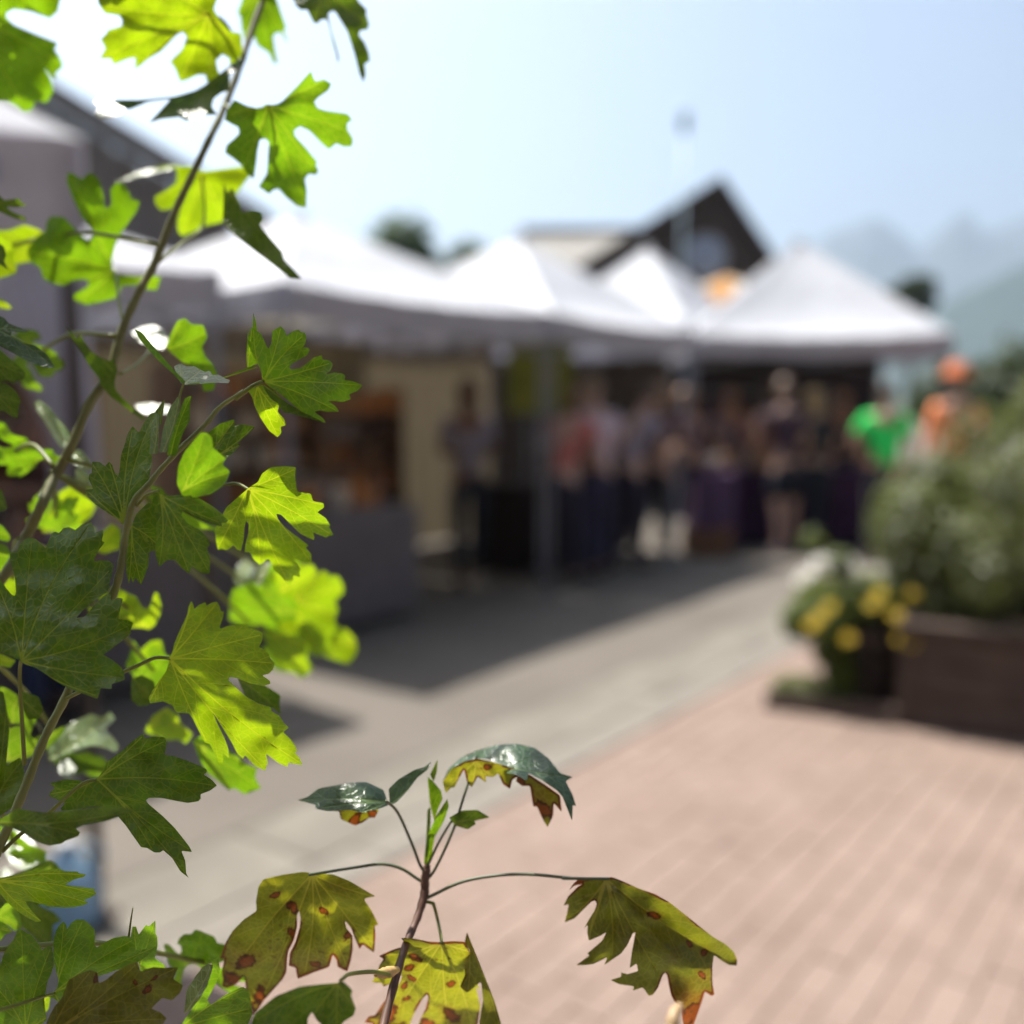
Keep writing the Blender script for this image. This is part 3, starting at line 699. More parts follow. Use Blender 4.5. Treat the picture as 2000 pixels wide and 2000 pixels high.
# ================================================================== PEOPLE
def skin_mesh(name, joints, edges, m, parent, root=0, sub=1, extra=None, mats=None):
    """joints: list of (pos, radius or (rx, ry)); grows one continuous surface"""
    me = bpy.data.meshes.new(name); me.from_pydata([tuple(j[0]) for j in joints], edges, [])
    o = bpy.data.objects.new(name + '_tmp', me); COL.objects.link(o)
    sk = o.modifiers.new('skin', 'SKIN'); sk.use_smooth_shade = True; sk.branch_smoothing = .3
    for i, j in enumerate(joints):
        r = j[1]; sv_ = me.skin_vertices[0].data[i]; sv_.radius = r if isinstance(r, tuple) else (r, r); sv_.use_root = (i == root)
    sb = o.modifiers.new('sub', 'SUBSURF'); sb.levels = sub; sb.render_levels = sub
    dg = bpy.context.evaluated_depsgraph_get(); dg.update()
    ev = o.evaluated_get(dg); nm = bpy.data.meshes.new_from_object(ev, depsgraph=dg)
    bpy.data.objects.remove(o); bpy.data.meshes.remove(me)
    nm.name = name; nm.materials.clear(); nm.materials.append(m)
    if extra:
        bm = bmesh.new(); bm.from_mesh(nm); extra(bm); bm.to_mesh(nm); bm.free()
        for q in mats or []: nm.materials.append(q)
    nm.polygons.foreach_set('use_smooth', [True] * len(nm.polygons))
    return objm(name, nm, None, parent)
m_eye = mat('eye_dark', (0.0132, 0.0099, 0.00792), .2, .5)
def person(pos, face, label, skin=(.45, .26, .17), hair=(.03, .02, .015), shirt=(.5, .5, .5), pants=(.03, .04, .07), shoes=(.03, .03, .03), height=1.70,
           lean=0, arms=('down', 'down'), stride=.06, hair_long=False, shorts=False, turn=0, hat=None, longsl=False, seed=0):
    """local: faces -Y; z up; scaled to height"""
    sc = height / 1.70; r = empty('person', pos, face); r.scale = (sc, sc, sc)
    H = Vector((0, 0, .92)); Rl = Matrix.Rotation(R(lean), 3, 'X')
    up = lambda v: H + Rl @ (Vector(v) - H)
    skin, hair, shirt, pants, shoes = (tuple(c * 0.66 for c in q) for q in (skin, hair, shirt, pants, shoes)); hat = hat and tuple(c * 0.66 for c in hat)
    jm = mat('skin_%.2f_%.2f' % (skin[0], skin[1]), skin, .5, .4, var=.06, scale=20)
    J = []; Eg = []
    def add(p, rad, par=None):
        J.append((Vector(p), rad)); k = len(J) - 1
        if par is not None: Eg.append((par, k))
        return k
    pel = add((0, 0, .93), (.135, .095)); sp = add(up((0, .005, 1.10)), (.12, .085), pel); ch = add(up((0, .0, 1.28)), (.135, .095), sp); nb = add(up((0, .01, 1.42)), (.06, .06), ch)
    hd = add(up((0, -.005, 1.50)), (.05, .052), nb); hc = add(up((0, -.01, 1.58)), (.055, .07), hd)
    sh = []; el = []; wr = []
    for s, am in zip((-1, 1), arms):
        S = Vector((s * .17, .01, 1.385))
        if am == 'down': E_, W_ = (s * .22, .03, 1.10), (s * .22, -.04, .86)
        elif am == 'bent': E_, W_ = (s * .21, .04, 1.11), (s * .12, -.20, 1.12)
        elif am == 'reach': E_, W_ = (s * .20, -.16, 1.18), (s * .17, -.40, 1.08)
        elif am == 'up': E_, W_ = (s * .24, -.18, 1.36), (s * .12, -.28, 1.56)
        else: E_, W_ = (s * .30, .04, 1.14), (s * .16, -.06, .98)
        a = add(up(S), .058, ch); e = add(up(E_), .043, a); w_ = add(up(W_), .029, e)
        sh.append((S, E_, W_)); d = (Vector(W_) - Vector(E_)).normalized(); side = Vector((1, 0, 0)); side = (side - d * side.dot(d)).normalized(); nn = d.cross(side)
        pm = add(up(Vector(W_) + d * .05), (.036, .02), w_)
        for q, (off, ln) in enumerate(((-.030, .060), (-.010, .072), (.010, .068), (.029, .052))):
            b0 = Vector(W_) + d * .085 + side * off; k1 = add(up(b0), .0095, pm); k2 = add(up(b0 + d * ln * .5 + nn * .008 * s), .009, k1); add(up(b0 + d * ln * .92 + nn * .025 * s), .0075, k2)
        b0 = Vector(W_) + d * .03 - side * .036 * s; k1 = add(up(b0), .011, pm); add(up(b0 + d * .045 - side * .02 * s), .009, k1)
    for s in (-1, 1):
        y = stride * s
        hp = add((s * .085, 0, .88), .085, pel); kn = add((s * .095, -.01 + y * .6, .49), .055, hp); ak = add((s * .10, .03 + y * 1.4, .09), .035, kn)
        ft = add((s * .105, -.05 + y * 1.4, .04), (.035, .03), ak); add((s * .11, -.14 + y * 1.4, .03), (.032, .02), ft)
    hc_p = up((0, -.02, 1.605)); Rt = Matrix.Rotation(turn, 3, 'Z') @ Matrix.Rotation(R(lean) * .5, 3, 'X')
    def head(bm):
        g = bmesh.ops.create_icosphere(bm, subdivisions=3, radius=1.0)['verts']
        for v in g:
            x, y, z = v.co; jaw = 1 - .28 * max(0, -z) ** 1.3
            yy = y * .098 * (1 - .1 * max(0, -z)); xx = x * .076 * jaw; zz = z * .118
            if y < -.75 and abs(x) < .22: yy -= .020 * max(0, 1 - abs(z + .10) / .28) * (1 - abs(x) / .22)        # nose
            if y < -.6 and .12 < abs(x) < .62 and abs(z - .08) < .16: yy += .007                                     # eye sockets
            if y < -.7 and abs(z + .52) < .10 and abs(x) < .35: yy -= .005                                           # lips
            v.co = hc_p + Rt @ Vector((xx, yy, zz))
        for s in (-1, 1):
            ge = bmesh.ops.create_icosphere(bm, subdivisions=1, radius=.012, matrix=Matrix.Translation(hc_p + Rt @ Vector((s * .03, -.083, .008))))['verts']
            for fc in {f_ for v in ge for f_ in v.link_faces}: fc.material_index = 1
            bmesh.ops.create_icosphere(bm, subdivisions=2, radius=.026, matrix=Matrix.Translation(hc_p + Rt @ Vector((s * .078, .012, -.005))) @ Matrix.Diagonal((.35, .7, 1.15, 1)))
    skin_mesh('body', J, Eg, jm, r, 0, 1, head, [m_eye])
    # shirt
    j2 = [((0, 0, .90), (.150, .112)), (up((0, .005, 1.10)), (.138, .104)), (up((0, 0, 1.28)), (.152, .112)), (up((0, .01, 1.405)), (.085, .07))]; e2 = [(0, 1), (1, 2), (2, 3)]
    for (S, E_, W_) in sh:
        k = len(j2); j2.append((up(S), .073)); e2.append((2, k)); mid = Vector(S).lerp(Vector(E_), .75); j2.append((up(mid), .062)); e2.append((k, k + 1))
        if longsl: j2.append((up(E_), .055)); e2.append((k + 1, k + 2)); j2.append((up(Vector(E_).lerp(Vector(W_), .88)), .040)); e2.append((k + 2, k + 3))
    skin_mesh('shirt', j2, e2, mat('shirt_%.2f_%.2f_%.2f' % shirt, shirt, .85, .2, var=.12, scale=8), r, 1)
    j3 = [((0, 0, .97), (.142, .105)), ((0, 0, .90), (.148, .11))]; e3 = [(0, 1)]
    for s in (-1, 1):
        y = stride * s; k = len(j3)
        j3 += [((s * .088, 0, .83), .098), ((s * .096, -.01 + y * .6, .52 if shorts else .49), .085 if shorts else .072)]; e3 += [(1, k), (k, k + 1)]
        if not shorts: j3.append(((s * .10, .03 + y * 1.4, .10), .058)); e3.append((k + 1, k + 2))
    skin_mesh('trousers', j3, e3, mat('trousers_%.2f_%.2f_%.2f' % pants, pants, .9, .15, var=.15, scale=8), r, 1)
    for s in (-1, 1):
        y = stride * s
        skin_mesh('shoe', [((s * .10, .05 + y * 1.4, .05), (.045, .045)), ((s * .105, -.05 + y * 1.4, .042), (.046, .038)), ((s * .11, -.15 + y * 1.4, .034), (.042, .028))], [(0, 1), (1, 2)], mat('shoe_%.2f_%.2f' % shoes[:2], shoes, .7, .3), r, 1)
    # hair: shell over the skull, open at the face
    bm = bmesh.new(); bmesh.ops.create_icosphere(bm, subdivisions=3, radius=1.0)
    kill = [v for v in bm.verts if (v.co.y < -.35 and v.co.z < .42) or (v.co.z < -.35 and not (hair_long and v.co.y > .0))]
    bmesh.ops.delete(bm, geom=kill, context='VERTS')
    for v in bm.verts:
        x, y, z = v.co; k = 1.0 + .04 * math.sin(13 * x + 9 * z + seed)
        dn = .16 * max(0, -z + .1) if hair_long and y > 0 else 0
        v.co = hc_p + Rt @ Vector((x * .089 * k, y * .112 * k + .006, z * .131 * k + .004 - dn))
    me = bpy.data.meshes.new('hair'); bm.to_mesh(me); bm.free(); me.polygons.foreach_set('use_smooth', [True] * len(me.polygons))
    objm('hair', me, mat('hair_%.2f_%.2f' % hair[:2], hair, .5, .4, var=.3, scale=40), r)
    if hat:
        mb = MB().lathe((0, 0, 0), [(.155, 0), (.15, .012), (.10, .018), (.098, .07), (.08, .10), (.03, .115)], 20); h_ = mb.build('hat', mat('hat_%.2f_%.2f' % hat[:2], hat, .85, .2), r, True); h_.location = hc_p + Rt @ Vector((0, .005, .055)); h_.rotation_euler = (R(lean) * .5, 0, turn)
    tag(r, label, 'person'); return r
def at(x, y0, depth):
    """ground position at photo-view column x (1932 space), depth along y"""
    q = (x - 966) / 1932 * (depth * math.cos(PITCH) + CAM_H * math.sin(PITCH) * .5); return (q, depth, 0)
TAN = (.47, .27, .18); PALE = (.60, .38, .29); BRN = (.22, .11, .07)
person(at(884, 0, 8.3), .25, 'person with dark hair in pale top and dark apron behind the stall table', BRN, (.012, .009, .008), (.36, .33, .38), (.03, .035, .05), arms=('bent', 'bent'), height=1.66, hair_long=True)
person(at(1058, 0, 8.3), 2.6, 'person in pink red top leaning over the stall goods', PALE, (.20, .11, .05), (.62, .20, .16), (.05, .045, .07), lean=22, arms=('reach', 'reach'), height=1.66, hair_long=True)
person(at(1128, 0, 8.6), 3.5, 'person in pale pink shirt standing with back to camera among shoppers', PALE, (.26, .17, .10), (.68, .52, .56), (.06, .055, .10), lean=10, arms=('bent', 'down'), height=1.70)
person(at(1098, 0, 9.6), .3, 'person in dark blue top facing the camera behind the shoppers', TAN, (.05, .03, .02), (.06, .06, .12), (.03, .03, .04), arms=('bent', 'down'), height=1.70)
person(at(1232, 0, 9.7), 2.2, 'person in sleeveless brown top beside the leaning tent leg', PALE, (.30, .17, .08), (.20, .10, .09), (.045, .04, .05), arms=('reach', 'down'), height=1.67, hair_long=True, lean=8)
person(at(1375, 0, 11.9), .1, 'person in grey purple top behind the purple table, left one', TAN, (.06, .035, .02), (.16, .12, .18), (.03, .03, .04), arms=('bent', 'bent'), height=1.64, hair_long=True)
person(at(1482, 0, 10.0), 3.3, 'bare legged person in dark top and shorts before the purple tables', PALE, (.14, .08, .05), (.07, .04, .06), (.035, .03, .045), arms=('bent', 'reach'), height=1.70, shorts=True, lean=6, shoes=(.16, .13, .2))
person(at(1585, 0, 11.8), -.2, 'person with tanned face in black top behind the purple table, right one', TAN, (.035, .022, .016), (.035, .03, .04), (.03, .03, .04), arms=('bent', 'down'), height=1.62)
person(at(1668, 0, 9.4), 2.9, 'person in bright green shirt behind the planter shrub', TAN, (.03, .022, .02), (.05, 1.0, .18), (.05, .05, .06), arms=('down', 'hip'), height=1.66, lean=6, stride=.03)
person(at(1797, 0, 9.7), 3.0, 'person in orange top and orange hat at the right end of the tents', TAN, (.12, .05, .02), (1.25, .42, .18), (.05, .05, .07), arms=('down', 'down'), height=1.78, hat=(.9, .27, .12), longsl=True)
person(at(80, 0, 4.6), .8, 'person in dark blue clothes in the shade at the left edge', BRN, (.02, .014, .01), (.06, .03, .025), (.035, .05, .11), arms=('bent', 'down'), height=1.68)

person(at(1182, 0, 9.0), 2.4, 'person in grey striped top bending towards the far stall', PALE, (.10, .06, .035), (.34, .30, .36), (.05, .05, .08), lean=26, arms=('reach', 'bent'), height=1.68)
person(at(1312, 0, 10.3), 3.9, 'person in dark plum top with tan arms at the left purple table', TAN, (.28, .15, .07), (.10, .05, .09), (.04, .035, .05), lean=12, arms=('reach', 'bent'), height=1.62, hair_long=True)
person(at(1432, 0, 10.9), 2.7, 'person in rust brown top leaning over the purple table', PALE, (.05, .03, .02), (.30, .13, .08), (.05, .045, .06), lean=18, arms=('reach', 'reach'), height=1.66, hair_long=True)
person(at(1545, 0, 10.35), 3.6, 'person in black top and straw coloured hair beside the bare legged shopper', PALE, (.42, .28, .12), (.03, .03, .035), (.03, .03, .05), lean=8, arms=('bent', 'bent'), height=1.60, hair_long=True)

# small shiny jars on the purple tables and by the hedge
m_gl = mat('polished_metal', (.8, .8, .82), .08, .5, 1.0, var=.03)
for i, (x, y, d) in enumerate(((1350, 803, 10.55), (1470, 850, 10.6), (1410, 815, 10.65))):
    px_, pz_ = XZ(x, y, d)
    o = MB().lathe((0, 0, 0), [(.03, 0), (.04, .01), (.042, .06), (.03, .09), (.032, .11), (.01, .12)], 18).build('metal_pot', m_gl, None, True)
    o.location = (px_, d, .803); tag(o, 'small polished metal pot on the dark purple table', 'pot', 'polished pots on the purple table')

# ================================================================== PLANTER CORNER
m_plank = mat('weathered_plank', (0.0693, 0.0495, 0.04092), .8, .25, scale=7, var=.3)
m_plank2 = mat('pale_weathered_plank', (0.264, 0.2178, 0.1782), .8, .25, scale=7, var=.2)
K1 = Vector((1.80, 4.62, 0)); FA = Vector((.86, -.51, 0)).normalized(); FB = Vector((.51, .86, 0)).normalized()
box = empty('timber_planter', K1 + FA * .9 + FB * .7, math.atan2(FA.y, FA.x)); PW, PD, PH = 1.8, 1.4, .46
for k in range(3):
    z = PH / 3 * (k + .5)
    for s in (-1, 1):
        MB().box((0, s * (PD / 2 - .02), z), (PW - .08, .04, PH / 3 - .008)).build('plank', m_plank, box)
        MB().box((s * (PW / 2 - .02), 0, z), (.04, PD - .09, PH / 3 - .008)).build('plank', m_plank, box)
for sx in (-1, 1):
    for sy in (-1, 1): MB().box((sx * (PW / 2 - .02), sy * (PD / 2 - .02), PH / 2), (.07, .07, PH)).build('corner_post', m_plank, box)
for s in (-1, 1):
    MB().box((0, s * (PD / 2 - .03), PH + .018), (PW + .06, .13, .032)).build('top_rail', m_plank, box)
    MB().box((s * (PW / 2 - .03), 0, PH + .018), (.13, PD - .08, .032)).build('top_rail', m_plank, box)
MB().box((0, 0, PH - .06), (PW - .09, PD - .09, .04)).build('soil', mat('dark_soil', (0.0198, 0.01452, 0.01056), .95, .1, bump=.5, scale=30), box)
tag(box, 'dark weathered timber planter box at the right edge holding a grey green shrub', 'planter')
m_shr = mat('grey_green_leaves', (.090, .104, .034), .48, .45, scale=4, var=.5, trans=.35, tcol=(.16, .19, .045))
shr = empty('planter_shrub', box.location + Vector((0, 0, .43)))
SHO = Vector((-.20, .10, 0))
rnd = random.Random(5); cl = []
for k in range(46):
    d = Vector((rnd.gauss(0, 1), rnd.gauss(0, 1), rnd.gauss(0, 1))).normalized()
    q = SHO + Vector((d.x * .80, d.y * .72, .52 + d.z * .48)); cl.append((q, rnd.uniform(.16, .30)))
cl += [(Vector((.55, .5, .95)), .35), (Vector((.3, .6, .85)), .3), (Vector((.8, .2, .8)), .35), (Vector((-.75, -.05, .35)), .26), (Vector((-.85, .0, .1)), .2)]
leaf_cloud('foliage', cl, 24000, .033, m_shr, shr, 21, .55)
mb = MB()
for k in range(14):
    a = k * 2.4; e = Vector((math.cos(a) * .45, math.sin(a) * .4, .65 + .1 * (k % 3))); mb.tube([(math.cos(a) * .1, math.sin(a) * .1, 0), e * .5 + Vector((0, 0, .1)), e], [.014, .009, .004], 6)
mb.build('stem', MATS['bark'], shr, True)
tag(shr, 'dense grey green shrub growing in the timber planter at right', 'shrub')

# low timber edging in front, with small plants
ed = empty('timber_edging', (1.58, 4.78, 0), math.atan2(-.32, .62)); 
MB().box((-.02, -.03, .04), (.66, .07, .08)).build('plank', m_plank, ed)
MB().box((-.315, .13, .04), (.07, .24, .076)).build('plank', m_plank, ed)
MB().box((.02, .13, .022), (.58, .24, .03)).build('soil', MATS['dark_soil'], ed)
tag(ed, 'low dark timber edging on the brick paving before the flower barrel', 'edging')
lowp = empty('ground_plant', (1.52, 4.92, .03)); m_lowl = mat('bright_green_leaves', (0.0792, 0.132, 0.0198), .55, .4, scale=8, var=.4, trans=.4, tcol=(0.231, 0.297, 0.0396))
leaf_cloud('foliage', [((-.05 + .1 * i, .02 * (i % 2), .05), .09) for i in range(-1, 3)], 500, .03, m_lowl, lowp, 31)
MB().tube([(0, 0, 0), (.02, 0, .06)], .008, 6).build('stem', m_lowl, lowp); tag(lowp, 'low bright green plant sprouting behind the timber edging', 'plant')

# barrel with flowers
bar = empty('flower_barrel', (1.80, 5.05, 0)); m_bar = mat('dark_barrel_stave', (0.01848, 0.0132, 0.01056), .7, .3, scale=8, var=.3)
for k in range(18):
    a = k * 2 * math.pi / 18; vs = []; fs = []
    for z, rr in ((0, .19), (.15, .225), (.30, .225), (.44, .20)):
        for da in (-.168, .168):
            for q in (rr, rr - .02): vs.append((math.cos(a + da) * q, math.sin(a + da) * q, z))
    for j in range(3):
        o4 = j * 4; fs += [(o4, o4 + 2, o4 + 6, o4 + 4), (o4 + 1, o4 + 5, o4 + 7, o4 + 3), (o4, o4 + 4, o4 + 5, o4 + 1), (o4 + 2, o4 + 3, o4 + 7, o4 + 6)]
    fs += [(12, 14, 15, 13), (0, 1, 3, 2)]
    obj('stave', vs, fs, m_bar, bar)
for z, rr in ((.10, .222), (.34, .224)):
    MB().lathe((0, 0, z), [(rr, 0), (rr + .004, 0), (rr + .004, .03), (rr, .03)], 28).build('hoop', m_legd, bar)
MB().lathe((0, 0, .36), [(.001, 0), (.19, 0), (.19, .03), (.001, .03)], 18).build('soil', MATS['dark_soil'], bar)
tag(bar, 'dark wooden barrel standing between the edging and the planter', 'barrel')
m_fol = mat('flower_leaves', (0.10, 0.14, 0.028), .55, .4, scale=8, var=.4, trans=.45, tcol=(0.1716, 0.198, 0.0264))
m_yel = mat('yellow_petals', (.55, .38, .008), .6, .3, var=.1, trans=.35, tcol=(0.396, 0.2772, 0.0132)); m_whi = mat('white_petals', (0.5412, 0.528, 0.4884), .6, .3, var=.05, trans=.3)
def flower(p, nrm, rad, m, parent, npet=7):
    nrm = Vector(nrm).normalized(); t = nrm.orthogonal().normalized(); mb = MB()
    for k in range(npet):
        d = Matrix.Rotation(k * 6.283 / npet, 3, nrm) @ t; e = nrm.cross(d); p0 = Vector(p)
        mb.add([p0 + d * rad * .15, p0 + d * rad * .65 + e * rad * .30 + nrm * rad * .12, p0 + d * rad + nrm * rad * .05, p0 + d * rad * .65 - e * rad * .30 + nrm * rad * .12], [(0, 1, 2, 3)])
    f_ = mb.build('flower', m, parent)
    c_ = MB().lathe((0, 0, 0), [(rad * .2, 0), (rad * .2, rad * .06), (rad * .08, rad * .12)], 8); o = c_.build('flower_centre', mat('flower_centre', (0.231, 0.1188, 0.0132), .8, .2), f_); o.location = p; o.rotation_euler = nrm.to_track_quat('Z', 'Y').to_euler()
fy = empty('yellow_flowers', (1.72, 5.0, .40))
leaf_cloud('foliage', [((-.02, 0, .10), .17), ((-.20, -.08, .06), .14), ((-.16, -.10, -.10), .10), ((-.12, -.12, -.22), .08), ((.12, -.02, .10), .14), ((-.30, -.03, .02), .10), ((-.10, .02, .30), .07)], 3200, .035, m_fol, fy, 41)
MB().tube([(.05, .03, -.02), (-.05, 0, .12), (-.18, -.06, .1)], .006, 6).build('stem', m_fol, fy)
for (x, y, d) in ((1565, 1145, 4.72), (1645, 1140, 4.74), (1722, 1122, 4.78), (1530, 1180, 4.70), (1700, 1205, 4.72), (1600, 1205, 4.70), (1545, 1165, 4.68), (1660, 1120, 4.80), (1690, 1160, 4.70), (1720, 1215, 4.68)):
    q = P(x * S_, y * S_, d) - Vector(fy.location); flower(q, (-.3, -.6, .7), .034, m_yel, fy)
tag(fy, 'yellow flowers spilling from the dark barrel', 'flowers')
fw = empty('white_flowers', (1.62, 5.25, 0))
leaf_cloud('foliage', [((-.05, 0, .50), .10), ((.08, .02, .5), .10), ((-.06, .05, .78), .06), ((.12, 0, .46), .1)], 420, .035, m_fol, fw, 43)
MB().tube([(.1, 0, 0), (.02, 0, .35), (-.04, .02, .72)], .009, 6).build('stem', m_fol, fw)
rnd = random.Random(8)
for k in range(20):
    q = P((1508 + rnd.random() * 190) * S_, (1108 - 40 * rnd.random() - (18 if k % 2 else 0)) * S_, 5.1 + rnd.uniform(-.1, .1)) - Vector(fw.location)
    flower(q, (rnd.uniform(-.5, .1), -.3, .9), .042, m_whi, fw, 6)
tag(fw, 'white flowers above the yellow ones by the barrel', 'flowers')

# ================================================================== FOREGROUND CURRANT SHRUBS
FR = {'A': (0, 0, 4.83), 'B': (360, 0, 4.83), 'C': (0, 300, 4.83), 'D': (360, 560, 4.83), 'E': (0, 600, 4.83), 'F': (0, 940, 4.83), 'G': (280, 900, 4.83),
      'H': (260, 1140, 4.83), 'I': (0, 1360, 4.391), 'J': (0, 1660, 5.682), 'K': (300, 1660, 4.2), 'L': (560, 1420, 3.22), 'M': (660, 1660, 4.83), 'N': (1060, 1680, 4.83),
      'U': (0, 0, 2.542), 'V': (0, 560, 2.542), 'X': (0, 1100, 2.542), 'Q': (0, 0, 1.0)}
def fr(k, pts):
    ox, oy, s = FR[k]; return [(ox + x / s, oy + y / s) for x, y in pts]
def inside(p, poly):
    x, y = p; c = False; j = len(poly) - 1
    for i in range(len(poly)):
        xi, yi = poly[i]; xj, yj = poly[j]
        if (yi > y) != (yj > y) and x < (xj - xi) * (y - yi) / (yj - yi) + xi: c = not c
        j = i
    return c
def segd(p, a, b):
    ax, ay = a; bx, by = b; px_, py_ = p; dx, dy = bx - ax, by - ay; L2 = dx * dx + dy * dy
    t = 0 if L2 == 0 else max(0, min(1, ((px_ - ax) * dx + (py_ - ay) * dy) / L2)); ex, ey = ax + t * dx - px_, ay + t * dy - py_
    return math.hypot(ex, ey)
def edged(p, poly): return min(segd(p, poly[i - 1], poly[i]) for i in range(len(poly)))

m_fresh = leaf_mat('fresh_leaf', (0.060, 0.125, 0.016), (0.27, 0.51, 0.003), (0.46, 0.58, 0.03), 0.54)
m_fresh2 = leaf_mat('yellow_green_leaf', (0.075, 0.13, 0.014), (0.43, 0.62, 0.002), (0.62, 0.66, 0.03), 0.56)
m_deep = leaf_mat('deep_green_leaf', (0.034, 0.078, 0.012), (0.22, 0.36, 0.010), (0.30, 0.36, 0.05), 0.46)
m_shaded = leaf_mat('shaded_green_leaf', (0.040, 0.090, 0.014), (0.21, 0.37, 0.004), (0.40, 0.46, 0.05), 0.48)  # older deep green, darkened further so shade sits in the colour
m_teal = leaf_mat('blue_green_leaf', (0.040, 0.085, 0.045), (0.16, 0.28, 0.04), (0.2, 0.3, 0.1), 0.3, rough=.30)
m_pale = leaf_mat('pale_green_leaf', (0.16, 0.25, 0.10), (0.50, 0.60, 0.14), (0.5, 0.55, 0.2), 0.35, rough=.28, spec=.8)  # paler and glossier than the fresh leaf
m_gloss = leaf_mat('glossy_leaf', (0.12, 0.18, 0.10), (0.4, 0.5, 0.1), (0.4, 0.45, 0.2), 0.25, rough=.36, spec=.6)
m_wilt = leaf_mat('wilting_spotted_leaf', (0.060, 0.080, 0.014), (0.50, 0.48, 0.012), (0.62, 0.55, 0.06), 0.54, spots=True, blotch=((0.10, 0.035, 0.012), (0.30, 0.11, 0.01)))
m_wilt2 = leaf_mat('dull_wilting_leaf', (0.050, 0.060, 0.014), (0.30, 0.30, 0.012), (0.42, 0.36, 0.05), 0.5, spots=True, blotch=((0.09, 0.035, 0.012), (0.34, 0.12, 0.01)), rough=.33)
m_stem = mat('green_stem', (.15, .17, .05), .5, .4, scale=60, var=.3); m_stemw = mat('grey_brown_stem', (.125, .125, .042), .6, .35, scale=80, var=.3, col2=None)
m_stemr = mat('red_brown_stem', (0.099, 0.0495, 0.033), .55, .35, scale=80, var=.35); m_pet = mat('petiole_green', (0.1716, 0.198, 0.0396), .45, .45, scale=60, var=.25, trans=.25, tcol=(0.33, 0.33, 0.0528))
m_petd = mat('petiole_dark', (0.066, 0.0858, 0.0396), .45, .45, scale=60, var=.25)

